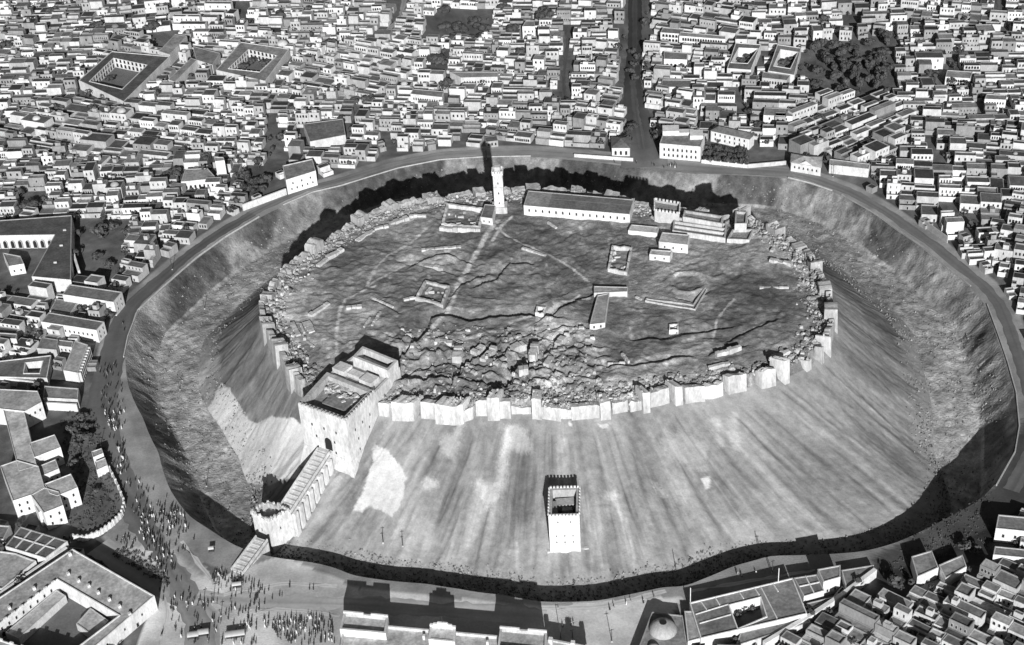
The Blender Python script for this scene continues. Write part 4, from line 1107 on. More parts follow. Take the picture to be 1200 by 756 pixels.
def ring_building(name, label, cat, outer, inner, h, tw=.64, tr=.18, par=.5, arches=(), wins=(), tri=None):
    """four wings round a courtyard; corners of OUTER and INNER correspond"""
    o = P2(outer, h + par); i_ = P2(inner, h + par)
    if area(o) < 0: o, i_ = o[::-1], i_[::-1]
    reserve(o); c = np.mean(np.array(o), 0); n = len(o)
    root = thing(name, label, cat, (c[0], c[1], 0)); off = tuple(root.location)
    w, r = MB(), MB()
    oi, ii = inset(o, .45), inset(i_, -.45)
    vs = [(x, y, -.5) for x, y in o] + [(x, y, h + par) for x, y in o] + [(x, y, h + par) for x, y in oi] + [(x, y, h) for x, y in oi]
    fs = []
    for a in range(n):
        b = (a + 1) % n; fs += [(a, b, n + b, n + a), (n + a, n + b, 2 * n + b, 2 * n + a), (2 * n + a, 2 * n + b, 3 * n + b, 3 * n + a)]
    w.add(vs, fs, tw); w.obj('outer_wall', 'wall', root, off)
    w = MB()
    vs = [(x, y, -.5) for x, y in i_] + [(x, y, h + par) for x, y in i_] + [(x, y, h + par) for x, y in ii] + [(x, y, h) for x, y in ii]
    fs = [tuple(reversed(f)) for f in fs]
    w.add(vs, fs, tw * 1.05); w.obj('court_wall', 'wall', root, off)
    for a in range(n):
        b = (a + 1) % n; r = MB()
        r.add([(*oi[a], h), (*oi[b], h), (*ii[b], h), (*ii[a], h)], [(0, 1, 2, 3)], tr * (1 + .12 * ((a * 7) % 3 - 1))); r.obj('roof', 'roof', root, off)
    for a, cnt, z, ww, hh, kind in arches:
        windows_on(root, i_[(a + 1) % n], i_[a], cnt, z, ww, hh, kind)
    for a, cnt, z, ww, hh, kind in wins:
        windows_on(root, o[a], o[(a + 1) % n], cnt, z, ww, hh, kind)
    f = MB(); f.add([(x, y, .03) for x, y in inset(i_, .02)], [list(range(n))], .16); f.obj('court_floor', 'ground', root, off)
    return root, o, i_


def edges_of(poly, dirn): return edge_facing(poly, dirn)


# administration building on the camera side of the plaza (we see its back roofs)
def administration():
    z = 9.5
    px = [(403, 728), (642, 750), (640, 830), (392, 800)]
    poly = ccw(P2(px, z)); reserve(poly); c = np.mean(np.array(poly), 0)
    root = thing('town_hall', 'long white public building with stepped central gable and long shadow over the plaza', 'building', (c[0], c[1], 0)); off = tuple(root.location)
    w, r = MB(), MB(); prism(w, r, poly, -.5, z - 1.4, .72, .5, 1.4, .7)
    w.obj('wall', 'wall', root, off); r.obj('roof', 'roof', root, off)
    def pav(name, px, z0, z1, par, tr):
        p = ccw(P2(px, z1)); w, r = MB(), MB(); prism(w, r, p, z0, z1 - par, .74, tr, par, .8)
        o = w.obj(name, 'wall', root, off); rr_ = r.obj('roof', 'roof', root, off); return p
    pav('pavilion', [(403, 717), (455, 722), (452, 742), (398, 737)], 2, 12.0, 1.6, .42)
    pav('pavilion', [(586, 735), (641, 740), (640, 764), (583, 758)], 2, 12.0, 1.6, .42)
    pav('attic', [(504, 733), (534, 736), (533, 752), (502, 749)], 5, 11.5, .25, .6)
    a, b = [np.array(p) for p in P2([(504, 733), (534, 736)], 11.5)]; d = b - a; L = np.hypot(*d); yw = math.atan2(d[1], d[0]); m0 = (a + b) / 2
    for k, (ww, hh) in enumerate(((1.0, .9), (.72, 1.6), (.40, 2.4))):
        add_part(root, 'gable_step', 'wall', lambda m: box(m, m0[0], m0[1], L * ww, .9 - .1 * k, 11.2 - k * .02, 11.5 + hh, yw, .74))
    add_part(root, 'flagpole', 'iron', lambda m: box(m, m0[0], m0[1], .16, .16, 13.5, 17.6, 0, .2))
    q = [np.array(p) for p in P2([(400, 740), (640, 762)], z - .8)]
    for t, wd_ in ((.14, 1.2), (.41, .9), (.72, .9), (.93, 1.2)):
        p = q[0] + (q[1] - q[0]) * t
        add_part(root, 'roof_stack', 'wall', lambda m: box(m, p[0], p[1] + .5, wd_, 1.0, z - 2, z + .8, yw, .7))
    merl = P2([(405, 718), (418, 719)], 12)
    for t0, t1, ps in ((0, .45, [(403, 717), (455, 722)]), (.62, 1, [(403, 717), (455, 722)]), (0, .42, [(586, 735), (641, 740)]), (.6, 1, [(586, 735), (641, 740)])):
        a, b = [np.array(p) for p in P2(ps, 12.0)]; d = b - a; m_ = a + d * (t0 + t1) / 2; yw2 = math.atan2(d[1], d[0]); nn = np.array([-d[1], d[0]]) / np.hypot(*d)
        m_ = m_ - nn * .42
        add_part(root, 'raised_parapet', 'wall', lambda m: box(m, m_[0], m_[1], np.hypot(*d) * (t1 - t0), .7, 11.9, 12.9, yw2, .74))
    e = edge_facing(poly, (0, 1)); windows_on(root, poly[e], poly[(e + 1) % 4], 14, 2, 1.2, 2.4, 'arch'); windows_on(root, poly[e], poly[(e + 1) % 4], 14, 5.4, 1.2, 1.9, 'rect')
    # lower wing with corner turrets
    p = pav('wing', [(643, 748), (690, 757), (690, 800), (640, 800)], -.5, 7.0, .8, .45)
    for x, y in ((645, 747), (671, 751), (688, 756)):
        t = at(x, y, 8.5); add_part(root, 'turret', 'wall', lambda m: box(m, t[0], t[1] - 1, 1.6, 1.6, 5.8, 9.0, yw, .74))
    reserve(P2([(640, 740), (700, 750), (700, 840), (640, 840)], 0))


administration()

# bottom-left courtyard building with skylights
kh, ko, ki = ring_building('courtyard_building', 'large flat-roofed courtyard building with skylights beside the crowded plaza', 'building',
                           [(85, 643), (181, 698), (62, 800), (-58, 738)], [(67, 679), (139, 721), (72, 772), (-18, 744)], 7.6, .74, .42, .5)
e = edge_facing(ko, (.6, -.6)); windows_on(kh, ko[e], ko[(e + 1) % 4], 5, 3.6, .9, 1.4, 'rect'); windows_on(kh, ko[e], ko[(e + 1) % 4], 3, 0, 1.4, 2.4, 'door')
for x, y in ((80, 673), (92, 681), (104, 687), (115, 695), (128, 703), (140, 711), (82, 650), (40, 690), (11, 713), (152, 720)):
    p = at(x, y, 8.0); add_part(kh, 'skylight', 'wall', lambda m: box(m, p[0], p[1], 1.2, 1.2, 7.4, 8.9, .6, .7))
p = [np.array(q) for q in P2([(98, 661), (118, 673), (110, 680), (98, 670)], 7.66)]
add_part(kh, 'roof_patch', 'roof', lambda m: m.add([(*q, 7.63) for q in p], [(0, 1, 2, 3)], .46))
for e, n in ((0, 7), (3, 9)):
    a, b = np.array(ki[e]), np.array(ki[(e + 1) % 4])
    windows_on(kh, b, a, n, .3, 2.0, 3.0, 'arcade'); windows_on(kh, b, a, n, 4.0, 1.0, 1.8, 'rect')
    for k in range(n):
        q = a + (b - a) * (k + .5) / n; add_part(kh, 'battlement', 'wall', lambda m: box(m, q[0], q[1], 1.6, .7, 7.9, 8.7, math.atan2(*(b - a)[::-1]), .74))
big('court_range', 'low light-roofed range inside the large courtyard building beside the plaza', 'building', [(66, 691), (77, 698), (22, 748), (6, 741)], 3.6, .6, .46, .3)
big('court_lodge', 'small tiled-roof lodge standing free in the large courtyard', 'building', [(106, 712), (127, 727), (110, 746), (89, 731)], 3.4, .6, .42, .3)


def grid_roof(name, label, px, h, nx, ny, tw=.7, tr=.14, **k):
    root = big(name, label, 'house', px, h, tw, tr, .35, **k)
    q = [np.array(p) for p in P2(px, h)]; i_ = 0
    for nn, (a, b, c, d) in ((nx, (q[0], q[1], q[3], q[2])), (ny, (q[0], q[3], q[1], q[2]))):
        for s in range(1, nn):
            p0 = a + (b - a) * s / nn; p1 = c + (d - c) * s / nn; m_ = (p0 + p1) / 2; dd = p1 - p0; i_ += 1
            add_part(root, 'roof_divider', 'wall', lambda m: box(m, m_[0], m_[1], np.hypot(*dd) * .94, .45, h - .2, h + .42 + .01 * i_, math.atan2(dd[1], dd[0]), tw))
    return root


grid_roof('divided_house', 'white house whose roof is divided into small dark squares, beside the alley', [(24, 617), (79, 634), (53, 654), (6, 640)], 6.5, 4, 2)
big('flat_house', 'pale flat roof below the house with divided squares', 'house', [(-40, 640), (18, 648), (42, 657), (2, 690), (-60, 680)], 5.0, .7, .4, .6)
big('flat_house', 'low dark-roofed house corner beside the long alley wall', 'house', [(-40, 612), (12, 616), (4, 632), (-40, 632)], 5.0, .7, .2, .6)


def multi(name, label, cat, blocks, par=.35, tw=.78, tr=.46):
    cs = [np.mean(np.array(P2(px, h)), 0) for px, h, _ in blocks]; c = np.mean(np.array(cs), 0)
    root = thing(name, label, cat, (c[0], c[1], 0)); off = tuple(root.location)
    for k, (px, h, wins) in enumerate(blocks):
        h = h + .04 * k; poly = ccw(P2(px, h)); reserve(poly); w, r = MB(), MB()
        prism(w, r, poly, -.5, h - par, tw, tr * (1 + .15 * ((k * 5) % 3 - 1)), par, .3)
        w.obj('block', 'wall', root, off); r.obj('roof', 'roof', root, off)
        for dirn, n, z, ww, hh, kind in wins:
            e = edge_facing(poly, dirn); windows_on(root, poly[e], poly[(e + 1) % len(poly)], n, z, ww, hh, kind)
    return root


SE = (.35, -.9)
multi('hospital', 'white building with stepped cross-shaped wings in a walled garden', 'building', [
    ([(-15, 455), (44, 458), (49, 471), (29, 482), (-8, 478)], 10, ((SE, 3, 5.5, 1, 1.6, 'rect'),)), ([(3, 478), (27, 476), (43, 546), (22, 552)], 9.6, ()),
    ([(34, 519), (64, 509), (71, 524), (40, 536)], 9.8, ((SE, 3, 3, 1, 1.6, 'rect'),)), ([(43, 547), (65, 538), (69, 549), (48, 558)], 8.2, ((SE, 3, 3, 1, 1.6, 'rect'),)),
    ([(52, 567), (83, 555), (91, 571), (67, 581), (58, 578)], 9.9, ((SE, 2, 2, 1, 1.8, 'rect'), (SE, 2, 6, 1, 1.8, 'rect'))), ([(0, 546), (20, 539), (45, 546), (52, 570), (36, 580), (15, 587)], 9.7, ((SE, 2, 2, 1, 1.8, 'rect'), (SE, 2, 5.6, 1, 1.8, 'rect'))),
    ([(36, 580), (52, 571), (69, 576), (74, 592), (51, 601)], 10.0, ((SE, 2, 2, 1, 1.8, 'rect'), (SE, 2, 6, 1, 1.8, 'rect'))), ([(40, 592), (48, 589), (51, 597), (45, 601)], 8.0, ((SE, 1, 2, .9, 1.6, 'rect'),))])
multi('garden_lodge', 'small two-part white lodge in the garden edge facing the crowd', 'lodge', [([(107, 529), (119, 525), (121, 531), (109, 536)], 5.2, ()), ([(111, 541), (123, 536), (126, 545), (113, 551)], 4.4, ())])

W2 = ((0, -1), 12, 2.6, 1.2, 2.0, 'arch')
big('long_barrack', 'white long block with ridged dark roof and tree-shaded front, second back from the road bend', 'building', [(82, 333), (143, 342), (133, 354), (73, 345)], 8.5, .74, .17, .4, (((0, -1), 9, 1.2, 1.8, 3.0, 'arcade'), ((1, -.3), 2, 2, 1.1, 1.8, 'rect'), ((1, -.3), 2, 5.2, 1.1, 1.8, 'rect')))
big('long_barrack', 'white long block with eleven front windows standing at the road bend', 'building', [(57, 366), (122, 377), (113, 387), (48, 377)], 7.6, .76, .16, .3, (((0, -1), 11, 3.6, 1.0, 1.6, 'rect'), ((1, -.3), 2, 1.5, 1.1, 1.8, 'rect'), ((1, -.3), 2, 4.6, 1.1, 1.8, 'rect')))
big('annex', 'low ridged-roof annex joining the two white long blocks', 'building', [(66, 350), (92, 353), (82, 368), (58, 364)], 4.5, .6, .22, .3)
sh = big('ribbed_shed', 'long light-roofed shed with ribbed shaded side beside the road', 'shed', [(88, 399), (103, 404), (91, 437), (74, 434)], 6.5, .7, .36, .2)
sp = ccw(P2([(88, 399), (103, 404), (91, 437), (74, 434)], 6.7)); e = edge_facing(sp, (1, 0)); a, b = np.array(sp[e]), np.array(sp[(e + 1) % 4]); dd = b - a; nn = np.array([dd[1], -dd[0]]) / np.hypot(*dd)
for k in range(10):
    q = a + dd * (k + .5) / 10 + nn * .6; add_part(sh, 'buttress', 'wall', lambda m: box(m, q[0], q[1], .7, 1.4, -.5, 6.0, math.atan2(dd[1], dd[0]), .6))
big('square_shed', 'dark square-roofed shed between ribbed shed and eleven-window block', 'shed', [(49, 395), (68, 398), (66, 410), (43, 408)], 5.5, .5, .2, .2)
big('yard_house', 'low white house with dark roof in front of the square shed', 'house', [(68, 398), (86, 400), (84, 407), (68, 405)], 4.0, .72, .22, .3, (((0, -1), 3, 1.2, .9, 1.5, 'rect'),))
big('yard_house', 'white house with three arches next to the ribbed shed yard', 'house', [(-25, 388), (20, 391), (19, 397), (-25, 395)], 6.0, .74, .2, .4, (((0, -1), 5, .5, 1.9, 3.6, 'arcade'),))
ring_building('yard_block', 'low dark roof round a tiny sunken court next to the ribbed shed', 'house', [(-20, 425), (60, 416), (55, 443), (-20, 441)], [(30, 425), (50, 423), (46, 437), (28, 437)], 4.6, .6, .17, .4)
big('store_hall', 'grey flat-roofed hall under the ribbed shed end', 'building', [(52, 452), (92, 455), (91, 468), (50, 466)], 5.0, .62, .26, .4)
hk = big('arcaded_mosque', 'broad dark-roofed building with arcaded court at the picture edge', 'building', [(-70, 263), (84, 252), (83, 328), (37, 324), (64, 275), (-70, 277)], 8.5, .66, .10, .4, (((0, -1), 1, 0, 0.1, .1, 'rect'),))
q0, q1 = P2([(-20, 277), (62, 276)], 8.9); windows_on(hk, q0, q1, 9, .4, 2.6, 5.6, 'arcade', .02)
for x, y in ((76, 270), (72, 288), (65, 308)): 
    p = at(x, y, 8.6); add_part(hk, 'skylight', 'wall', lambda m: box(m, p[0], p[1], 1.8, 1.0, 8.3, 9.3, 0, .5))
reserve(P2([(-70, 262), (84, 252), (84, 334), (-70, 336)], 4))
big('court_house', 'small pale house standing in the court of the dark-roofed arcaded building', 'house', [(3, 296), (24, 300), (28, 309), (10, 312)], 6.0, .72, .25, .4, (((0, -1), 2, 2, .9, 1.5, 'rect'),))
A8 = 2.4
k1, o1, i1 = ring_building('khan', 'khan with dark roofs and arcaded court above the souk lane', 'khan', [(131, 60), (199, 66), (145, 119), (92, 94)], [(133, 68), (172, 76), (143, 104), (105, 95)], 6.8, .6, .10, .4)
k2, o2, i2 = ring_building('khan', 'khan with pale roofs and tree-filled arcaded court', 'khan', [(282, 49), (339, 57), (311, 95), (253, 82)], [(291, 58), (324, 65), (304, 84), (268, 80)], 6.6, .62, .24, .4)
for k_, i_ in ((k1, i1), (k2, i2)):
    for e in range(4):
        a, b = np.array(i_[e]), np.array(i_[(e + 1) % 4]); n = int(np.hypot(*(b - a)) / 3.6)
        windows_on(k_, b, a, n, .4, 2.3, 3.4, 'arcade', .02); windows_on(k_, b, a, n, 4.3, 2.1, 2.9, 'arcade', .02)
dm = at(331, 51, 7.6)


def dome(root, p, z, r, tone=.4, oculus=False, name='dome'):
    mb = MB(); vs = []; fs = []; n = 16; rings = 6
    for i in range(rings):
        t = i / rings * math.pi / 2
        vs += [(p[0] + r * math.cos(t) * math.cos(k * 2 * math.pi / n), p[1] + r * math.cos(t) * math.sin(k * 2 * math.pi / n), z + r * .75 * math.sin(t)) for k in range(n)]
    vs.append((p[0], p[1], z + r * .75)); top = len(vs) - 1
    for i in range(rings - 1):
        for k in range(n): fs.append((i * n + k, i * n + (k + 1) % n, (i + 1) * n + (k + 1) % n, (i + 1) * n + k))
    for k in range(n): fs.append(((rings - 1) * n + k, (rings - 1) * n + (k + 1) % n, top))
    mb.add(vs, fs, tone); mb.obj(name, 'wall', root, tuple(root.location), True)
    if oculus:
        add_part(root, 'oculus', 'opening', lambda m: m.add([(p[0] + r * .26 * math.cos(k * .5236), p[1] + r * .26 * math.sin(k * .5236), z + r * .77) for k in range(12)], [list(range(12))], .02))


dome(k2, dm, 7.4, 4.0, .5)
big('souk_hall', 'long vaulted souk roof running down beside the dark-roofed khan', 'market hall', [(205, 40), (219, 42), (199, 64), (186, 60)], 8, .55, .3, .2)
big('souk_hall', 'narrow souk roof between the two khans', 'market hall', [(224, 68), (231, 70), (205, 96), (197, 93)], 7, .6, .26, .2, (((0, -1), 2, 2, 1, 1.6, 'rect'),))
big('wide_hall', 'wide flat brown-grey roof between souk lane and pale-roofed khan', 'market hall', [(226, 54), (258, 62), (249, 76), (230, 70)], 6.5, .6, .2, .3, (((0, -1), 6, 2, 1, 2, 'arch'),))
big('wide_hall', 'broad featureless dark flat roof above the moat bend', 'hall', [(355, 145), (402, 139), (405, 158), (363, 166)], 6, .6, .16, .3)
big('tower_house', 'tall narrow white block standing alone amid low roofs', 'house', [(251, 184), (262, 184), (263, 188), (252, 189)], 13, .78, .3, .4)
big('grey_hall', 'light grey flat-roofed hall beside the tall narrow white block', 'hall', [(217, 198), (243, 197), (254, 209), (212, 213)], 5.5, .68, .32, .3, (((0, -1), 7, .4, 1.6, 2.6, 'arch'),))
big('moat_house', 'tall white house with blank lower wall on the moat road', 'house', [(331, 194), (366, 186), (370, 200), (335, 211)], 9.5, .78, .22, .5, (((0, -1), 5, 2.2, .9, 1.5, 'rect'), ((0, -1), 3, 5.8, .9, 1.5, 'rect')))
pl = big('palace', 'large white two-storey palace at the corner of avenue and moat road', 'building', [(779, 150), (826, 157), (821, 172), (773, 168)], 9.6, .74, .22, .6, (((0, -1), 8, 1.6, 1.2, 2.2, 'arch'), ((0, -1), 8, 5.4, 1.2, 2.2, 'arch'), ((1, 0), 3, 5.4, 1.2, 2.2, 'arch')))
pq = [np.array(p) for p in P2([(779, 150), (826, 157), (821, 172), (773, 168)], 9.6)]
for u, v, ww, dd_, hh in ((.18, .25, 10, 8, 3.2), (.82, .28, 8, 8, 2.6), (.5, .2, 12, 5, 2.0)):
    p = pq[0] * (1 - u) * (1 - v) + pq[1] * u * (1 - v) + pq[2] * u * v + pq[3] * (1 - u) * v
    add_part(pl, 'upper_room', 'wall', lambda m: box(m, p[0], p[1], ww, dd_, 9.3, 9.6 + hh, -.1, .72))


def hipped(name, label, px, h, rise, tw=.74, tr=.18, wins=(), ridge=.5, pediment=False):
    poly = ccw(P2(px, h)); reserve(poly); c = np.mean(np.array(poly), 0); root = thing(name, label, 'house', (c[0], c[1], 0)); off = tuple(root.location)
    w = MB(); w.add([(x, y, -.5) for x, y in poly] + [(x, y, h) for x, y in poly], [(i, (i + 1) % 4, 4 + (i + 1) % 4, 4 + i) for i in range(4)], tw); w.obj('wall', 'wall', root, off)
    ov = inset(poly, -.5); q = [np.array(p) for p in ov]
    L = [np.hypot(*(q[(i + 1) % 4] - q[i])) for i in range(4)]
    s = 0 if L[0] < L[1] else 1                                     # ridge runs between the short sides
    m0 = (q[s] + q[(s + 1) % 4]) / 2; m1 = (q[(s + 2) % 4] + q[(s + 3) % 4]) / 2
    r0_ = m0 + (m1 - m0) * ridge * .5; r1_ = m1 + (m0 - m1) * ridge * .5
    vs = [(*p, h - .1) for p in q] + [(*r0_, h + rise), (*r1_, h + rise)]
    a, b, c_, d = s, (s + 1) % 4, (s + 2) % 4, (s + 3) % 4
    for f in ((a, b, 4), (b, c_, 5, 4), (c_, d, 5), (d, a, 4, 5)):
        rm = MB(); rm.add([vs[k] for k in f], [list(range(len(f)))], tr); rm.obj('roof_slope', 'roof', root, off)
    for dirn, n, z, ww, hh, kind in wins:
        e = edge_facing(poly, dirn); windows_on(root, poly[e], poly[(e + 1) % 4], n, z, ww, hh, kind)
    if pediment:
        e = edge_facing(poly); p, p2 = np.array(poly[e]), np.array(poly[(e + 1) % 4]); m_ = (p + p2) / 2
        add_part(root, 'gable', 'wall', lambda m: m.add([(*(p * .75 + p2 * .25 + (0, -.2)), h - .3), (*(p * .25 + p2 * .75 + (0, -.2)), h - .3), (*(m_ + (0, -.2)), h + rise), (*(p * .75 + p2 * .25 + (0, .5)), h - .3), (*(p * .25 + p2 * .75 + (0, .5)), h - .3), (*(m_ + (0, .5)), h + rise)], [(0, 1, 2), (3, 5, 4), (0, 2, 5, 3), (1, 4, 5, 2)], tw))
    return root


hipped('hip_roofed_house', 'long two-storey white house with grey hipped roof behind the dark garden', [(833, 153), (878, 163), (884, 157), (839, 147)], 7.5, 2.2, .74, .15, (((0, -1), 7, 1.4, 1.0, 1.8, 'rect'), ((0, -1), 7, 4.6, 1.0, 1.8, 'rect')), .3)
hipped('villa', 'small white villa with pyramid roof and three arches beside the avenue', [(717, 173), (738, 173), (739, 160), (717, 160)], 6, 2.6, .74, .14, (((0, -1), 3, .8, 1.6, 3.2, 'arch'),), .95)
hipped('gable_fronted_house', 'pale house with broad gable front on the bend of the moat road', [(927, 190), (962, 196), (963, 184), (928, 180)], 6.0, 2.4, .66, .4, (((0, -1), 6, 2.2, 1.0, 1.8, 'arch'),), .8, True)
big('flank_shop', 'long low pale building with blind wall behind the gable-fronted house', 'building', [(972, 186), (1020, 192), (1018, 198), (972, 193)], 5.5, .66, .34, .3)
big('arcade_house', 'long white double-storey arcade at the top of the slope beyond the palace', 'building', [(797, 37), (850, 42), (850, 46), (796, 42)], 7.5, .76, .3, .3, (((0, -1), 16, .8, 1.6, 2.6, 'arcade'), ((0, -1), 16, 4.2, 1.6, 2.6, 'arcade')))
big('arcade_house', 'white double-arcaded block close beside the upper avenue', 'building', [(777, 32), (801, 34), (800, 40), (774, 38)], 7.0, .76, .2, .3, (((0, -1), 6, .8, 2, 2.4, 'arcade'), ((0, -1), 6, 4, 2, 2.4, 'arcade')))
big('flat_hall', 'pale blank hall beyond the avenue opposite the double arcade', 'hall', [(778, 60), (806, 62), (805, 70), (778, 69)], 6, .78, .2, .3, (((0, -1), 5, .5, 2.0, 2.6, 'arch'),))
ring_building('court_mansion', 'mansion with white arcade round a dark planted court beyond the palace', 'mansion', [(862, 50), (892, 52), (880, 82), (852, 80)], [(866, 56), (888, 57), (876, 74), (857, 73)], 6.5, .74, .16, .3, ((0, 7, .5, 1.6, 3.2, 'arcade'),))
ring_building('court_mansion', 'mansion with grey court and long shadow beside the dark wood', 'mansion', [(911, 52), (939, 56), (931, 88), (900, 83)], [(915, 58), (935, 61), (926, 80), (907, 77)], 6.0, .7, .2, .3)
big('window_range', 'grey house with eight arched windows over a sunken court below the mansions', 'house', [(894, 84), (926, 88), (922, 94), (893, 91)], 6.5, .5, .2, .3, (((0, -1), 8, 2.8, 1.4, 2.4, 'arch'),))
big('mill', 'large white house with many windows in the shadow-cut quarter beyond the far road', 'house', [(1110, 82), (1140, 84), (1137, 92), (1108, 90)], 7, .72, .3, .3, (((0, -1), 10, .8, 1.2, 2.0, 'arch'), ((0, -1), 10, 4, 1.2, 2.0, 'arch')))
big('bright_house', 'bright white two-storey house standing out below the windowed block', 'house', [(1156, 110), (1180, 111), (1179, 117), (1154, 116)], 7.5, .8, .24, .4, (((0, -1), 7, 1, 1, 1.8, 'arch'), ((0, -1), 7, 4.4, 1, 1.8, 'arch')))
big('grey_mansion', 'three-storey white house with tree behind at the far grove', 'house', [(616, 24), (626, 24), (627, 31), (612, 31)], 10, .76, .22, .4, (((0, -1), 3, 2, 1, 1.8, 'rect'), ((0, -1), 3, 5.6, 1, 1.8, 'rect')))
big('long_school', 'long white building with a row of twelve windows beyond the far moat road', 'building', [(484, 104), (520, 107), (518, 114), (481, 110)], 6.5, .72, .22, .3, (((0, -1), 12, 2.6, 1.0, 2.0, 'arch'),))
big('pillar_house', 'tall pale house with slim windows on the lane to the grove', 'house', [(493, 54), (504, 54), (503, 58), (491, 58)], 11, .76, .16, .3, (((0, -1), 4, 1.2, 1, 2.2, 'arch'), ((0, -1), 4, 5.4, 1, 2.2, 'arch')))
big('long_range', 'wide pale house front with arched doorway below the grove', 'house', [(527, 84), (584, 84), (583, 90), (540, 91)], 7.0, .62, .3, .3, (((0, -1), 12, 2.8, 1.0, 2.0, 'arch'),))

# bottom-right quarter
ck, co, ci = ring_building('courtyard_house', 'large flat-roofed house round a dark court beside the near moat', 'house', [(808, 706), (929, 677), (946, 719), (821, 748)], [(855, 709), (891, 700), (898, 722), (865, 736)], 5.6, .74, .24, .5, ((0, 3, .5, 2, 3.2, 'arch'),))
for (u0_, v0_), (u1_, v1_) in (((.10, .02), (.13, .3)), ((.24, .02), (.26, .27)), ((.47, .02), (.49, .25)), ((.62, .02), (.64, .25)), ((.8, .03), (.82, .28)), ((.02, .36), (.34, .30)), ((.03, .62), (.33, .58)), ((.68, .03), (.72, .95))):
    q = [np.array(p) for p in P2([(808, 706), (929, 677), (946, 719), (821, 748)], 5.6)]
    f = lambda u, v: q[0] * (1 - u) * (1 - v) + q[1] * u * (1 - v) + q[2] * u * v + q[3] * (1 - u) * v
    a, b = f(u0_, v0_), f(u1_, v1_); d = b - a; m_ = (a + b) / 2
    add_part(ck, 'roof_divider', 'wall', lambda m: box(m, m_[0], m_[1], np.hypot(*d), .4, 5.4, 5.95 + .02 * u0_, math.atan2(d[1], d[0]), .72))
for x, y in ((809, 706), (912, 683)):
    p = at(x, y - 1, 6.0); add_part(ck, 'mast', 'wall', lambda m: box(m, p[0], p[1], .3, .3, 5, 13.5, 0, .7))
grid_roof('divided_house', 'white house with divided dark roof adjoining the large courtyard house', [(930, 677), (957, 673), (966, 692), (942, 699)], 5.2, 2, 2, .74, .2)
big('upper_house', 'tall white house with patchy roof at the end of the courtyard house row', 'house', [(958, 667), (985, 662), (985, 676), (965, 682)], 8.0, .76, .26, .4, (((0, -1), 2, 2, .9, 1.6, 'rect'),))
big('low_range', 'low roof strip in front of the large courtyard house', 'house', [(868, 741), (946, 722), (950, 729), (862, 757)], 3.6, .66, .24, .3)
big('low_range', 'low dark yard roof by the white slanting wall', 'house', [(944, 707), (982, 698), (980, 704), (948, 714)], 3.2, .7, .2, .3)
big('low_range', 'flat roof between tall white house and slanting wall tip', 'house', [(986, 668), (1024, 662), (1018, 670), (992, 690)], 3.4, .72, .24, .3)
bh = big('bath_house', 'grey domed bath with dark round opening beside the moat corner', 'bath house', [(764, 717), (800, 721), (808, 775), (742, 775)], 4.5, .5, .26, .4)
dome(bh, at(777, 738, 4.6), 4.4, 5.6, .42, True); dome(bh, at(766, 760, 4.6), 4.4, 2.6, .5, False)
big('corner_house', 'pale stepped house between domed bath and large courtyard house', 'house', [(802, 716), (812, 716), (821, 748), (806, 752)], 4.2, .78, .4, .3)
big('moat_end_house', 'white two-window house at the picture edge above the hut rows', 'house', [(1170, 603), (1215, 607), (1215, 624), (1167, 619)], 7.0, .8, .2, .4, (((0, -1), 3, 2.6, 1.2, 2.0, 'rect'),))
big('moat_end_house', 'low white house front at the picture edge below the two-window house', 'house', [(1166, 640), (1215, 645), (1215, 655), (1164, 650)], 4.0, .8, .2, .3)
# quarter behind the mark on the photograph: larger yards
big('yard_mansion', 'house with white walls round a square yard at the dark moat corner', 'house', [(1068, 652), (1092, 645), (1100, 665), (1075, 676)], 5.5, .74, .26, .4)
big('yard_mansion', 'long white-walled house sloping down beside the square yard house', 'house', [(1100, 662), (1128, 650), (1133, 664), (1108, 678)], 5.0, .76, .3, .4)
# ------------------------------------------------------------------ the small houses of the town
def allowed(P, margin=0.0):
    a = np.arctan2(P[:, 1], P[:, 0]); r = np.hypot(P[:, 0], P[:, 1])
    lim = R_M(a) + np.where(angdiff(a, math.radians(-100)) < 1.05, 14, 13.0)
    ok = r > lim
    for poly in RESERVED: ok &= ~in_poly(P, poly)
    for poly in OPEN: ok &= ~in_poly(P, poly)
    for l in LANES: ok &= seg_dist(P, np.array(l))[0] > 1.7
    d, _ = seg_dist(P, np.array(P2([(743, -90), (744, 0), (744, 50), (741, 95), (745, 130), (752, 160), (756, 200)], 0))); ok &= d > 6.2
    return ok


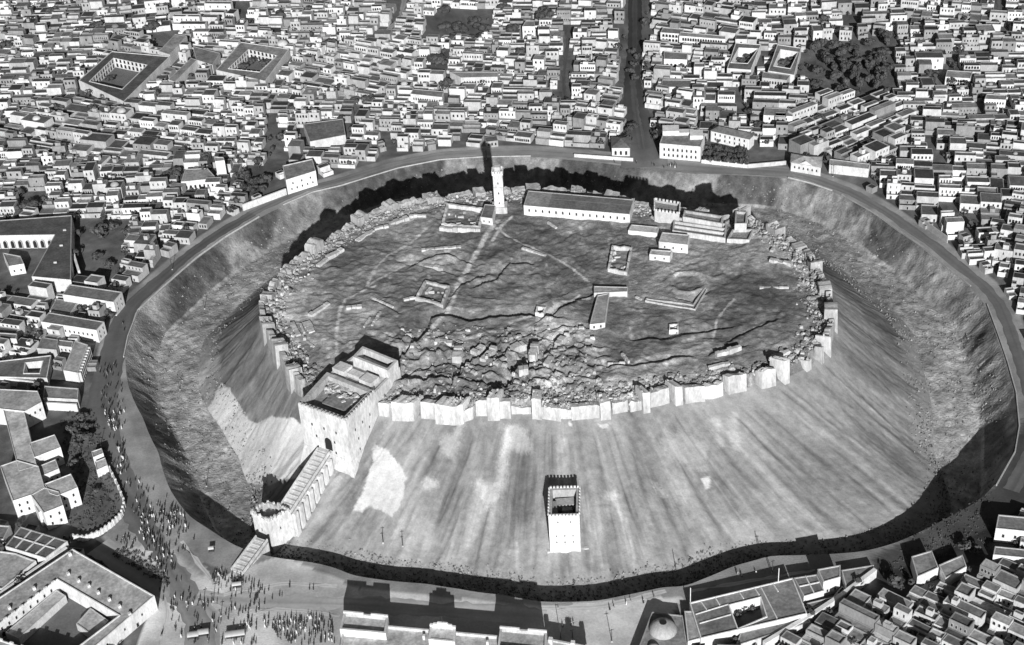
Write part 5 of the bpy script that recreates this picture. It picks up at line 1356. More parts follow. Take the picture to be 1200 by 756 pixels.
OPEN = [P2(p, 0) for p in (
    PLAZA, [(-60, 465), (100, 470), (150, 590), (140, 625), (90, 640), (60, 625), (-60, 600)], [(640, 690), (800, 690), (760, 800), (640, 800)],
    [(948, 48), (1000, 55), (1045, 42), (1045, 110), (1010, 115), (950, 108)], [(822, 168), (922, 176), (922, 200), (822, 197)], [(955, 196), (1015, 205), (1002, 222), (965, 208)], [(500, 20), (570, 12), (570, 45), (500, 48)], [(286, 196), (320, 200), (322, 225), (290, 232)],
    [(98, 262), (145, 262), (140, 330), (98, 330)], [(1015, 640), (1080, 600), (1175, 560), (1200, 480), (1240, 480), (1240, 600), (1165, 605), (1160, 660), (1010, 700)], [(1150, 360), (1185, 400), (1198, 470), (1210, 520), (1190, 560)],
    [(130, 470), (60, 470), (60, 440), (110, 440), (150, 380), (140, 345), (170, 345)], [(800, 640), (1030, 640), (1020, 665), (810, 706)], [(700, 176), (745, 176), (745, 192), (690, 190)], [(500, 65), (520, 65), (520, 82), (500, 82)], [(30, 225), (50, 225), (50, 250), (25, 250)], [(96, 438), (150, 438), (150, 480), (160, 560), (110, 540), (100, 500), (50, 470), (50, 452), (96, 452)], [(178, 40), (206, 38), (204, 66), (186, 66)], [(140, 730), (420, 730), (420, 830), (140, 830)], [(60, 590), (150, 590), (200, 640), (200, 720), (185, 760), (100, 760), (180, 700), (85, 640), (40, 610)])]

WIDE = [(-80, -45), (1290, -45), (1290, 800), (-80, 800)]
lots = []                                        # (cx, cy, w, d, yaw)


def lay_rows(region, yaw0, wr, dr, seed, gap=(0.0, 2.5), lane_every=3, wav=10.0, exclude=(), mine=None):
    r_ = random.Random(seed); reg = np.array(region); c = reg.mean(0)
    ca, sa = math.cos(yaw0), math.sin(yaw0)
    loc = (reg - c) @ np.array([[ca, -sa], [sa, ca]])
    x0, y0 = loc.min(0); x1, y1 = loc.max(0)
    new = []; y = y0; row = 0
    bend = lambda x, y: wav * 2 * (float(vnoise(np.array([(x + c[0]) / 130.]), np.array([(y + c[1]) / 130.]), seed)[0]) - .5)
    while y < y1:
        d = r_.uniform(*dr); x = x0 + r_.uniform(0, 6); run = 0
        while x < x1:
            w = r_.uniform(*wr) * (1.8 if r_.random() < .08 else 1); xm = x + w / 2
            b = bend(xm, y); tn = (bend(xm + 4, y) - bend(xm - 4, y)) / 8
            lx, ly = xm, y + d / 2 + b
            new.append((c[0] + lx * ca - ly * sa, c[1] + lx * sa + ly * ca, w, d, yaw0 + math.atan(tn) + r_.gauss(0, .02)))
            x += w; run += 1
            if run >= r_.randint(3, 8): x += r_.uniform(1.5, 3.5); run = 0
            else: x += r_.uniform(0, .25)
        y += d + (r_.uniform(2.0, 4.0) if row % lane_every == lane_every - 1 else r_.uniform(0.0, .6)); row += 1
    A = np.array(new)
    cs = np.stack([np.cos(A[:, 4]), np.sin(A[:, 4])], -1)
    ok = in_poly(A[:, :2], region)
    for ex in exclude: ok &= ~in_poly(A[:, :2], ex)
    if mine is not None: ok &= mine(A[:, :2])
    k = .46
    for sx, sy in ((0, 0), (-k, -k), (k, -k), (k, k), (-k, k)):
        dx, dy = sx * A[:, 2], sy * A[:, 3]
        ok &= allowed(np.stack([A[:, 0] + dx * cs[:, 0] - dy * cs[:, 1], A[:, 1] + dx * cs[:, 1] + dy * cs[:, 0]], -1))
    lots.extend(tuple(a) for a in A[ok])


def yaw_of(p, q): a, b = at(*p, 0), at(*q, 0); return math.atan2(b[1] - a[1], b[0] - a[0])


D_TILT = P2([(925, 205), (935, 130), (1000, 100), (1040, 112), (1075, 150), (1060, 190), (1010, 205), (960, 200)], 0)
D_BR = P2([(900, 760), (1030, 670), (1160, 655), (1260, 660), (1260, 830), (860, 830)], 0)
D_LEFT = P2([(-80, 330), (90, 330), (180, 310), (150, 345), (110, 440), (-80, 470)], 0)
D_ALL = P2([(-90, -45), (1290, -45), (1290, 560), (1150, 560), (1000, 240), (600, 190), (200, 300), (100, 480), (-90, 480)], 0)
lay_rows(D_TILT, yaw_of((960, 170), (1000, 155)), (7, 13), (8, 11), 3)
lay_rows(D_BR, yaw_of((1000, 700), (1060, 728)), (5.5, 9), (6, 8.5), 4, wav=4, lane_every=2)
lay_rows(D_LEFT, yaw_of((60, 380), (100, 386)), (8, 14), (9, 12), 5, wav=4)
qr = random.Random(23); seeds = []
for _ in range(4000):
    p = at(qr.uniform(-60, 1260), qr.uniform(-40, 560), 0)[:2]
    if in_poly(p[None], D_ALL)[0] and math.hypot(*p) > float(R_M(np.array([math.atan2(p[1], p[0])]))[0]) and all(np.hypot(*(p - s)) > 62 for s in seeds): seeds.append(p)
SEEDS = np.array(seeds)
for k, s in enumerate(seeds):
    sq = [(s[0] - 75, s[1] - 75), (s[0] + 75, s[1] - 75), (s[0] + 75, s[1] + 75), (s[0] - 75, s[1] + 75)]
    ix = lambda P, k=k: np.argmin(((P + 14 * np.stack([vnoise(P[:, 0] / 30, P[:, 1] / 30, 71) - .5, vnoise(P[:, 0] / 30, P[:, 1] / 30, 72) - .5], -1))[:, None] - SEEDS[None]).__pow__(2).sum(-1), 1) == k
    wk = qr.uniform(.8, 1.25); dk = qr.uniform(.85, 1.2)
    lay_rows(sq, yaw_of((560, 100), (640, 102)) + qr.gauss(0, .13), (5.2 * wk, 10.5 * wk), (7.2 * dk, 10.5 * dk), 100 + k, wav=qr.uniform(3, 9), lane_every=qr.choice((2, 3, 4)), exclude=(D_TILT, D_BR, D_LEFT), mine=ix)

# smaller houses squeezed into what is left between the rows, the roads and the large buildings
GX, GY = -620, -320; occ = np.zeros((1240, 1260), bool)


def lot_cells(l, k=.47, n=7):
    cx, cy, w, d, yaw = l; c, s = math.cos(yaw), math.sin(yaw); u, v = np.meshgrid(np.linspace(-k, k, n), np.linspace(-k, k, n)); u, v = u.ravel() * w, v.ravel() * d
    return (cx + u * c - v * s - GX).astype(int), (cy + u * s + v * c - GY).astype(int)


for l in lots:
    i, j = lot_cells(l, .5, 14); occ[i, j] = True
fill_r = random.Random(12); base_yaw = yaw_of((560, 100), (640, 102))
for (w0, w1), (d0, d1), cnt in (((9, 13), (8, 11), 9000), ((6, 9), (7, 9), 14000), ((4, 6), (4.5, 6.5), 16000)):
    cand = np.array([(at(fill_r.uniform(-70, 1270), fill_r.uniform(-40, 790), 0)[:2]) for _ in range(cnt)])
    W_ = np.array([fill_r.uniform(w0, w1) for _ in cand]); D_ = np.array([fill_r.uniform(d0, d1) for _ in cand])
    Y_ = base_yaw + (vnoise(cand[:, 0] / 90, cand[:, 1] / 90, 91) - .5) * .5
    Y_ = np.where(in_poly(cand, D_TILT), yaw_of((960, 170), (1000, 155)), np.where(in_poly(cand, D_BR), yaw_of((1000, 700), (1060, 728)), Y_))
    near_rim = np.hypot(cand[:, 0], cand[:, 1]) - R_M(np.arctan2(cand[:, 1], cand[:, 0])) < 34       # houses along the road stand square to it
    ta = np.arctan2(cand[:, 1], cand[:, 0]) - math.pi / 2
    ta = (ta + math.pi / 4) % (math.pi / 2) - math.pi / 4
    Y_ = np.where(near_rim, ta, Y_)
    ok = allowed(cand)
    for sx, sy in ((-.5, -.5), (.5, -.5), (.5, .5), (-.5, .5), (0, -.5), (0, .5), (-.5, 0), (.5, 0)):
        dx, dy = sx * W_, sy * D_; ok &= allowed(cand + np.stack([dx * np.cos(Y_) - dy * np.sin(Y_), dx * np.sin(Y_) + dy * np.cos(Y_)], -1))
    for k in np.nonzero(ok)[0]:
        l = (cand[k, 0], cand[k, 1], W_[k], D_[k], Y_[k]); i, j = lot_cells(l, .49, 12)
        if occ[i, j].any(): continue
        i, j = lot_cells(l, .5, 14); occ[i, j] = True; lots.append(tuple(map(float, l)))


class House: pass


def design(lot, r_):
    """the blocks of one house: (kind, centre x, centre y, width, depth, z0, z1, wall tone, roof tone, parapet)"""
    cx, cy, w, d, yaw = lot; c, s = math.cos(yaw), math.sin(yaw)
    W = lambda x, y: (cx + x * c - y * s, cy + x * s + y * c)
    H = House(); H.dome = None; H.lot = lot; H.yaw = yaw; H.blocks = []; H.wins = []; H.yard = False; H.hut = False; H.wing = False; H.tree = None
    tw = r_.choice((.28, .38, .48, .56, .62, .66, .72)); tr = r_.choice((.045, .06, .08, .10, .13, .17, .24)); tr *= 2.3 if cx > 80 and cy < -60 else 1; H.tw, H.tr = tw, tr
    h = r_.choice((3.4, 4.0, 4.6, 5.2, 6.2, 7.4, 8.6) if w > 6 else (2.8, 3.2, 3.8, 4.6)); H.h = h; PA = r_.choice((.12, .2, .45, .7))
    typ = r_.random()
    d = d * .985
    if typ < .50:                                 # block at the back, walled yard in front
        bd = d * r_.uniform(.5, .68); H.yard = True
        H.blocks.append(('main', 0, d / 2 - bd / 2, w, bd, 0, h, tw, tr, PA)); fy = d / 2 - bd
        yh = r_.uniform(2.2, 3.2); yd = d - bd
        for x, y, ww, dd in ((0, -d / 2 + .2, w, .4), (-w / 2 + .2, -d / 2 + yd / 2 + .15, .4, yd - .5), (w / 2 - .2, -d / 2 + yd / 2 + .15, .4, yd - .5)): H.blocks.append(('yard_wall', x, y, ww, dd, 0, yh, tw * 1.05, tw, 0))
        if r_.random() < .5:
            H.wing = True; sd_ = r_.choice((-1, 1)); ww = w * r_.uniform(.28, .42); H.blocks.append(('wing', sd_ * (w / 2 - ww / 2 - .02), -d / 2 + yd / 2 + .2, ww, yd - .7, 0, r_.uniform(3.0, min(h - .6, 4.4)), tw * r_.uniform(.85, 1.1), tr * r_.uniform(.8, 1.3), .35))
        if r_.random() < .3: H.tree = W(r_.uniform(-w * .2, w * .2), -d / 2 + yd * .5)
    elif typ < .8:                                # full block with a lower front part
        bd = d * r_.uniform(.42, .62); H.wing = True
        H.blocks.append(('main', 0, d / 2 - bd / 2, w, bd, 0, h, tw, tr, PA)); fy = d / 2 - bd
        hw = min(h - 1.0, r_.uniform(3.0, 4.6)); H.blocks.append(('wing', 0, fy - (d - bd) / 2 - .01, w * .995, d - bd - .02, 0, hw, tw * r_.uniform(.85, 1.1), tr * r_.uniform(.75, 1.35), .4))
    else:
        H.blocks.append(('main', 0, 0, w, d, 0, h, tw, tr, PA)); fy = -d / 2
    if w > 6 and r_.random() < .2:
        H.hut = True; bw_ = r_.uniform(2.2, 3.6); b = H.blocks[0]
        H.blocks.append(('roof_hut', r_.uniform(-w / 2 + bw_, w / 2 - bw_) if w > 2 * bw_ else 0, b[2] + r_.uniform(-.12, .2) * b[4], bw_, min(b[4] * .5, 3.0), h - .05, h + r_.uniform(1.8, 2.6), tw * 1.05, tr * 1.1, .2))
    H.blocks = [(k, *W(x, y), ww, dd, z0, z1, a, b, p) for k, x, y, ww, dd, z0, z1, a, b, p in H.blocks]
    if w > 6 and r_.random() < .05:
        b = H.blocks[0]; H.dome = (b[1], b[2], h, min(b[3], b[4]) * r_.uniform(.22, .36))
    n = r_.choice((0, 0, 1, 2, 3, 4)) if w < 10 else r_.choice((0, 0, 3, 4, 5, 7)); ws = r_.uniform(.65, 1.25); zs = max(h - 2.9, .9); arch = r_.random() < .6
    hw = next((b for b in H.blocks if b[0] == 'wing' and typ >= .5), None)
    if hw and zs < hw[6] + .6: zs = hw[6] + .7; n = n if h - zs > 1.5 else 0
    for i in range(n): H.wins.append((*W((-.44 + .88 * (i + .5) / n) * w, fy - .01), zs + r_.uniform(-.1, .1), ws * r_.uniform(.85, 1.15), min(1.9, h - zs - .3), 'arch' if arch else 'rect'))
    if h > 6 and n and not hw:
        for i in range(max(2, n - 1)): H.wins.append((*W((-.44 + .88 * (i + .5) / max(2, n - 1)) * w, fy - .01), 1.0, 1.0, 1.9, 'rect'))
    if not H.wing or H.yard: H.door = (*W(r_.uniform(-.3, .3) * w, -d / 2 - .01 if H.yard else fy - .01), 0.0, 1.2, 2.1, 'door')
    else: H.door = (*W(r_.uniform(-.3, .3) * w, -d / 2 - .02), 0, 1.2, 2.1, 'door')
    return H


r_ = random.Random(42)
houses = [design(l, r_) for l in lots]
P0 = np.array([[h.lot[0], h.lot[1], h.h * .5] for h in houses]); pp = proj(P0)
inv = (pp[:, 0] > -25) & (pp[:, 0] < 1225) & (pp[:, 1] > -18) & (pp[:, 1] < 775)
houses = [h for h, k in zip(houses, inv) if k]; pp = pp[inv]
size = []
for h, q in zip(houses, pp):
    p = np.array([h.lot[0], h.lot[1], 0]); depth = (p - CAM) @ fw; sc = F / depth
    vis = (20 < q[0] < 1180) and (10 < q[1] < 746)
    size.append(sc * h.lot[2] * (sc * h.h * .8 + sc * h.lot[3] * .5) * (1 if vis else .35))
order = np.argsort(-np.array(size)); single = set(int(i) for i in order[:295])
if __name__ == '__main__': print('houses', len(houses), 'single', len(single))

# landmarks the labels refer to: picture position and name
LM = [((725, 165), 'pyramid-roofed villa'), ((800, 165), 'corner palace'), ((855, 155), 'hip-roofed house'), ((848, 183), 'dark walled garden'), ((943, 192), 'gable-fronted house'), ((1000, 190), 'long blind-walled building'), ((995, 85), 'dark wood'),
      ((350, 205), 'tall white moat house'), ((257, 195), 'tall narrow white block'), ((233, 205), 'light grey hall'), ((380, 152), 'broad dark flat roof'), ((145, 90), 'dark-roofed khan'), ((300, 72), 'pale-roofed khan'), ((40, 290), 'dark-roofed arcaded building'),
      ((110, 340), 'ridged long block'), ((85, 380), 'eleven-window block'), ((88, 420), 'ribbed shed'), ((30, 520), 'cross-shaped white building'), ((115, 538), 'garden lodge'), ((90, 700), 'skylit courtyard building'), ((45, 635), 'squares-roofed house'), ((877, 712), 'dark-court house'),
      ((972, 675), 'tall patchy-roofed house'), ((960, 722), 'slanting white wall'), ((776, 735), 'domed bath'), ((1185, 615), 'two-window edge house'), ((1085, 660), 'square yard house'), ((1115, 665), 'white-walled sloping house'), ((1125, 88), 'many-windowed block'), ((1168, 114), 'bright two-storey house'), ((575, 190), 'minaret shadow'),
      ((500, 108), 'twelve-window building'), ((290, 240), 'white garden wall'), ((190, 300), 'dark road curve'), ((1060, 250), 'road fork on the flank'), ((1130, 320), 'lower bend of the flank road'), ((1160, 370), 'thin moat parapet'), ((570, 88), 'wide arched-door front'), ((907, 92), 'eight-window grey house'), ((872, 66), 'white-arcaded mansion'), ((740, 100), 'tree-lined avenue'), ((440, 185), 'curving far parapet')]
LMP = np.array([l[0] for l in LM], float)


def house_words(h):
    size_ = 'tall' if h.h > 7 else ('two-storey' if h.h > 6 else ('low' if h.h < 4.2 else 'flat-roofed'))
    col = 'white' if h.tw > .55 else ('pale' if h.tw > .40 else 'grey')
    if h.hut and h.yard: f = 'with roof hut and yard'
    elif h.hut: f = 'with roof hut'
    elif h.yard and h.wing: f = 'with wing in its yard'
    elif h.yard: f = 'with walled yard'
    elif h.wing: f = 'with lower front part'
    else: f = 'with small dome' if h.dome else 'with dark roof' if h.tr < .1 else 'with light roof' if h.tr > .16 else 'with plain grey roof'
    return '%s %s house %s' % (size_, col, f)


groups = {}
for i in single:
    q = pp[i]; d = (LMP - q) * np.array([1, 1.6]); dd = np.hypot(d[:, 0], d[:, 1]); k = int(np.argmin(dd)); v = q - LMP[k]
    rel = 'beside' if abs(v[0]) > 1.6 * abs(v[1]) else ('beyond' if v[1] < 0 else 'before')
    groups.setdefault((house_words(houses[i]), rel, LM[k][1]), []).append((dd[k], i))
LABEL = {}
for (hw, rel, lm), L in groups.items():
    L.sort()
    for j, (_, i) in enumerate(L):
        LABEL[i] = '%s %s the %s' % (hw, rel, lm) if len(L) == 1 else '%s, %s such %s the %s' % (hw, ORD[min(j, 19)], rel, lm)

for i in LABEL:
    if len(LABEL[i].split()) > 15: LABEL[i] = LABEL[i].replace(' such', '').replace(' with wing in its yard', ' with yard wing').replace(' with roof hut and yard', ' with hut and yard')
far_w, far_r, far_o = MB(), MB(), MB()
trees_wanted = []
for i, h in enumerate(houses):
    yaw = h.yaw
    if h.tree is not None: trees_wanted.append((h.tree, i))
    if i in single:
        root = thing('house', LABEL[i], 'house', (h.lot[0], h.lot[1], 0), 'flat-roofed houses of the old town'); off = tuple(root.location)
        yw_ = MB()
        for k, x, y, ww, dd, z0, z1, a, b, p in h.blocks:
            if k == 'yard_wall': box(yw_, x, y, ww, dd, -.3, z1, yaw, a); continue
            w, rr = MB(), MB(); prism(w, rr, rect(x, y, ww, dd, yaw), z0 - .3, z1, a, b, p, .32)
            if k == 'main': w.obj('wall', 'wall', root, off); rr.obj('roof', 'roof', root, off)
            elif k == 'wing': o = w.obj('wing', 'wall', root, off); rr.obj('wing_roof', 'roof', root, off)
            else:
                w.obj('roof_hut', 'wall', root, off); rr.obj('hut_roof', 'roof', root, off)
        if yw_.v: yw_.obj('yard_wall', 'wall', root, off)
        if h.dome: dome(root, h.dome[:2], h.dome[2] - .05, h.dome[3], h.tw * .8)
        for x, y, z, ww, hh, kind in h.wins: put_window(root, kind, (x, y), z, yaw, ww, hh)
        x, y, z, ww, hh, kind = h.door; put_window(root, 'door', (x, y), z, yaw, ww, hh)
    else:
        for k, x, y, ww, dd, z0, z1, a, b, p in h.blocks:
            if k == 'yard_wall': box(far_w, x, y, ww, dd, -.3, z1, yaw, a); continue
            prism(far_w, far_r, rect(x, y, ww, dd, yaw), z0 - .3, z1, a, b, p, .35)
        if h.dome:
            dx, dy, dz, dr = h.dome; vs = [(dx + dr * math.cos(t) * math.cos(k * .785), dy + dr * math.cos(t) * math.sin(k * .785), dz + dr * .75 * math.sin(t)) for t in (0, .5, 1.0) for k in range(8)] + [(dx, dy, dz + dr * .75)]
            far_w.add(vs, [(a * 8 + k, a * 8 + (k + 1) % 8, a * 8 + 8 + (k + 1) % 8, a * 8 + 8 + k) for a in (0, 1) for k in range(8)] + [(16 + k, 16 + (k + 1) % 8, 24) for k in range(8)], h.tw * .8)
        c, s = math.cos(yaw), math.sin(yaw)
        for x, y, z, ww, hh, kind in h.wins:
            e = .05; X = lambda u, v: (x + u * c + e * s, y + u * s - e * c, v)
            far_o.add([X(-ww / 2, z), X(ww / 2, z), X(ww / 2, z + hh * .8), X(0, z + hh), X(-ww / 2, z + hh * .8)], [(0, 1, 2, 3, 4)], .02)
vo = len(far_w.v); far = MB(); far.v = far_w.v + far_r.v + far_o.v; far.t = far_w.t + far_r.t + far_o.t
far.f = far_w.f + [[k + vo for k in f] for f in far_r.f] + [[k + vo + len(far_r.v) for k in f] for f in far_o.f]
far.m = [0] * len(far_w.f) + [1] * len(far_r.f) + [2] * len(far_o.f)
o = far.obj('houses', ['wall', 'roof', 'opening']); tag(o, 'dense quarter of small flat-roofed houses spreading into the distance', None, None, 'stuff')
# ------------------------------------------------------------------ trees
def crown_mesh(seed, pale=False, n=430, lean=0.0):
    q_ = random.Random(seed); mb = MB()
    lobes = [(q_.uniform(-.55, .55), q_.uniform(-.55, .55), q_.uniform(.25, .85), q_.uniform(.3, .5)) for _ in range(7)] + [(0, 0, .5, .5)]
    for k in range(n):
        lx, ly, lz, lr = q_.choice(lobes)
        t, ph = q_.uniform(0, 6.283), math.acos(q_.uniform(-.9, 1)); rr_ = lr * q_.uniform(.75, 1.05)
        x, y, z = lx + rr_ * math.sin(ph) * math.cos(t), ly + rr_ * math.sin(ph) * math.sin(t), lz + rr_ * math.cos(ph) * .8
        s = q_.uniform(.10, .22); a = Vector((q_.gauss(0, 1), q_.gauss(0, 1), q_.gauss(0, 1))).normalized(); nrm = Vector((x - lx, y - ly, z - lz)).normalized()
        u = nrm.cross(a).normalized() * s; v = nrm.cross(u).normalized() * s * q_.uniform(.6, 1.1); c = Vector((x, y, z))
        mb.add([c - u - v * .4, c + u * .2 - v, c + u + v * .3, c - u * .1 + v], [(0, 1, 2, 3)], .05)
    return mb.mesh('crown', ['leafpale' if pale else 'leaf'])


def trunk_mesh(seed):
    q_ = random.Random(seed); mb = MB()
    def limb(p0, p1, r0_, r1_):
        p0, p1 = Vector(p0), Vector(p1); d = (p1 - p0).normalized(); u = d.orthogonal().normalized(); v = d.cross(u); vs = []
        for p, r in ((p0, r0_), (p1, r1_)): vs += [p + (u * math.cos(k * 1.2566) + v * math.sin(k * 1.2566)) * r for k in range(5)]
        mb.add(vs, [(k, (k + 1) % 5, 5 + (k + 1) % 5, 5 + k) for k in range(5)], .08)
    limb((0, 0, -.05), (.02, 0, .34), .055, .035)
    for k in range(5):
        t = k * 1.2566 + q_.uniform(-.4, .4); limb((.02, 0, .25 + .02 * k), (.42 * math.cos(t), .42 * math.sin(t), .6 + q_.uniform(0, .25)), .03, .008)
    return mb.mesh('trunk', ['bark'])


CROWNS = [crown_mesh(s) for s in range(5)]; PALE = [crown_mesh(20 + s, True, 210) for s in range(3)]; TRUNKS = [trunk_mesh(s) for s in range(3)]


def tree(x, y, z, r, h, label, k=0, pale=False, group=None, name='tree'):
    t = thing(name, label, 'tree', (x, y, z), group)
    q_ = random.Random(int(x * 13 + y * 7)); yw = q_.uniform(0, 6.28)
    for nm, me, sc, dz in (('trunk', TRUNKS[k % 3], (r * 1.2, r * 1.2, h), 0), ('crown', (PALE if pale else CROWNS)[k % (3 if pale else 5)], (r, r, h * .66), h * .24)):
        o = bpy.data.objects.new(nm, me); COL.objects.link(o); o.parent = t; o.scale = sc; o.location = (0, 0, dz); o.rotation_euler = (0, 0, yw)
    return t


def rel_label(px, base):
    d = (LMP - np.array(px)) * np.array([1, 1.6]); k = int(np.argmin(np.hypot(d[:, 0], d[:, 1]))); v = np.array(px) - LMP[k]
    return '%s %s the %s' % (base, 'beside' if abs(v[0]) > 1.6 * abs(v[1]) else ('beyond' if v[1] < 0 else 'before'), LM[k][1])


tree_specs = []                                  # (x, y, radius, height, base label, pale)
BIGT = [(182, 110, 6.5, 8), (145, 130, 6.5, 8), (67, 128, 6, 7), (113, 32, 6, 7), (62, 14, 6, 7), (10, 54, 7, 8), (178, 34, 6.5, 8), (182, 153, 4, 6), (190, 134, 4.5, 6), (110, 128, 5.5, 6), (240, 186, 4.5, 6), (290, 208, 4.5, 6), (300, 214, 5, 6), (311, 210, 4.5, 6), (296, 222, 4.5, 5), (308, 222, 4, 5), (207, 205, 5.5, 7), (33, 242, 8, 7), (250, 108, 5, 6),
        (640, 20, 9, 11), (567, 35, 7, 8), (598, 36, 6.5, 8), (510, 72, 9, 9), (543, 62, 7, 7), (432, 118, 5.5, 7), (416, 119, 4.5, 6), (523, 100, 5, 7), (641, 66, 4.5, 7), (610, 62, 5, 7), (702, 69, 4.5, 6), (523, 32, 7, 7), (541, 34, 8, 8), (556, 26, 7, 7), (532, 45, 7, 6), (560, 46, 7, 6), (740, 150, 5, 6), (843, 134, 5, 6), (890, 148, 5, 6), (963, 24, 6, 8), (1093, 88, 5.5, 6), (1113, 112, 5, 6), (935, 40, 4, 6), (400, 100, 5, 6),
        (520, 14, 6, 7), (590, 10, 6, 7), (330, 20, 6, 7), (360, 45, 6, 7), (385, 52, 6, 7), (30, 80, 6, 7), (75, 85, 5, 7), (97, 36, 5, 6), (960, 140, 4.5, 5), (880, 132, 4, 5), (468, 70, 5, 6), (880, 68, 5, 5), (870, 72, 4, 4), (285, 78, 5, 5), (296, 72, 5, 5), (310, 74, 5, 5), (130, 92, 4, 4), (918, 74, 5, 4), (928, 70, 4, 4)]
for x, y, r, h in BIGT: p = at(x, y, h * .4); tree_specs.append((p[0], p[1], r, h, (x, y), False))
q_ = random.Random(9)
wood = P2([(950, 50), (1000, 58), (1043, 40), (1043, 108), (1010, 113), (952, 106)], 2)
for _ in range(400):
    p = np.mean(np.array(wood), 0) + (q_.uniform(-55, 55), q_.uniform(-75, 75))
    if in_poly(np.array([p]), wood)[0] and all(np.hypot(p[0] - t[0], p[1] - t[1]) > 8.0 for t in tree_specs): tree_specs.append((p[0], p[1], q_.uniform(3.2, 6.2), q_.uniform(5, 9.5), 'wood', False))
for x in range(826, 876, 6):
    for y in (174, 181, 187): p = at(x + q_.uniform(-1, 1), y + (x - 826) * .1, 1.5); tree_specs.append((p[0], p[1], q_.uniform(2, 3), q_.uniform(3.5, 5), 'garden', False))
for x, y in ((741, 62), (746, 68), (743, 76), (739, 84), (745, 92), (742, 148), (737, 152)): p = at(x, y, 2); tree_specs.append((p[0], p[1], 3.4, 5, 'avenue', False))
for x, y, r, h in ((116, 272, 6, 8), (133, 266, 4.5, 6), (150, 274, 4, 6), (97, 362, 3.5, 5), (108, 361, 3.5, 5), (118, 363, 4, 5), (125, 366, 4, 5), (131, 370, 3, 4), (128, 362, 3.5, 5), (86, 502, 4.5, 4), (96, 490, 4, 4), (100, 512, 5, 5), (92, 520, 4, 4), (112, 575, 3, 3), (84, 545, 3.5, 4), (104, 500, 3, 3), (870, 712, 2.6, 3.5), (880, 714, 2.4, 3.5), (866, 720, 2.2, 3), (1130, 642, 3.5, 5), (1142, 646, 3, 4), (115, 300, 4, 4), (128, 312, 4, 5)):
    p = at(x, y, h * .4); tree_specs.append((p[0], p[1], r, h, (x, y), True))
for (p, i) in trees_wanted:
    if len(tree_specs) < 285: tree_specs.append((p[0], p[1], q_.uniform(1.6, 2.8), q_.uniform(3.2, 5.0), 'yard', q_.random() < .3))
seen_lab = {}
for k, (x, y, r, h, where, pale) in enumerate(tree_specs):
    px = proj(np.array([x, y, 0])); grp = 'trees among the houses'
    if where == 'wood': lab, grp = 'dark dense tree of the wood amid the houses', 'trees of the dark wood'
    elif where == 'garden': lab, grp = 'small dark tree in the walled garden by the palace', 'trees of the walled garden'
    elif where == 'avenue': lab, grp = 'small dark tree standing in the avenue', 'trees of the avenue'
    else:
        base = ('bare pale tree' if pale else 'small dark yard tree') if where == 'yard' else ('pale feathery tree' if pale else 'big dark round tree' if r > 5.4 else 'dark round tree')
        key = rel_label(px, base); seen_lab[key] = seen_lab.get(key, 0) + 1; n = seen_lab[key]
        lab = key if n == 1 else key.replace(base, base + ',', 1).replace(base + ',', '%s %s,' % (ORD[min(n - 1, 19)], base))
    tree(x, y, 0, r, h, lab, k, pale, grp)

q_ = random.Random(31); mb = MB(); spots = [(p[0], p[1], q_.uniform(1.4, 2.6)) for p, i in trees_wanted[max(0, 285 - len(BIGT)):]]
cand = np.array([at(q_.uniform(-40, 1240), q_.uniform(-30, 780), 0)[:2] for _ in range(9000)]); okc = allowed(cand) & (np.hypot(cand[:, 0], cand[:, 1]) - R_M(np.arctan2(cand[:, 1], cand[:, 0])) > 24)
for p in cand[okc]:
    r = q_.choice((1.3, 1.8, 2.4, 3.2)); i, j = lot_cells((p[0], p[1], r * 1.6, r * 1.6, 0), .5, 7)
    if occ[i, j].any() or len(spots) > 900: continue
    occ[i, j] = True; spots.append((p[0], p[1], r))
for x, y, r in spots:
    for _ in range(34):
        d = Vector((q_.gauss(0, 1), q_.gauss(0, 1), q_.gauss(0, 1))).normalized(); c = Vector((x, y, r * 1.5)) + d * r * q_.uniform(.6, 1.0)
        u = d.orthogonal().normalized() * r * q_.uniform(.25, .45); v = d.cross(u) * q_.uniform(.6, 1)
        mb.add([c - u, c - v, c + u, c + v], [(0, 1, 2, 3)], .05)
    mb.add([(x - .15, y, 0), (x + .15, y, 0), (x + .1, y, r * 1.3), (x - .1, y, r * 1.3)], [(0, 1, 2, 3)], .05)
tag(mb.obj('foliage', 'leaf'), 'small dark garden trees and bushes tucked between the houses', None, None, 'stuff')

# shrubs of the hospital garden and grass of the open plots: nobody could count them
def shrubs(name, label, px, n, s0, s1, mat, tone, seed):
    q_ = random.Random(seed); poly = P2(px, 0); P = np.array(poly); mb = MB(); k = 0
    while k < n:
        p = P.min(0) + (P.max(0) - P.min(0)) * np.array([q_.random(), q_.random()])
        if not in_poly(p[None], poly)[0]: continue
        k += 1; s = q_.uniform(s0, s1)
        for _ in range(5):
            c = Vector((p[0] + q_.uniform(-s, s), p[1] + q_.uniform(-s, s), q_.uniform(.1, s))); u = Vector((q_.gauss(0, 1), q_.gauss(0, 1), q_.gauss(0, .6))).normalized() * s * .6; v = u.orthogonal() * .8
            mb.add([c - u, c + v, c + u, c - v], [(0, 1, 2, 3)], tone)
    return tag(mb.obj(name, mat), label, None, None, 'stuff')


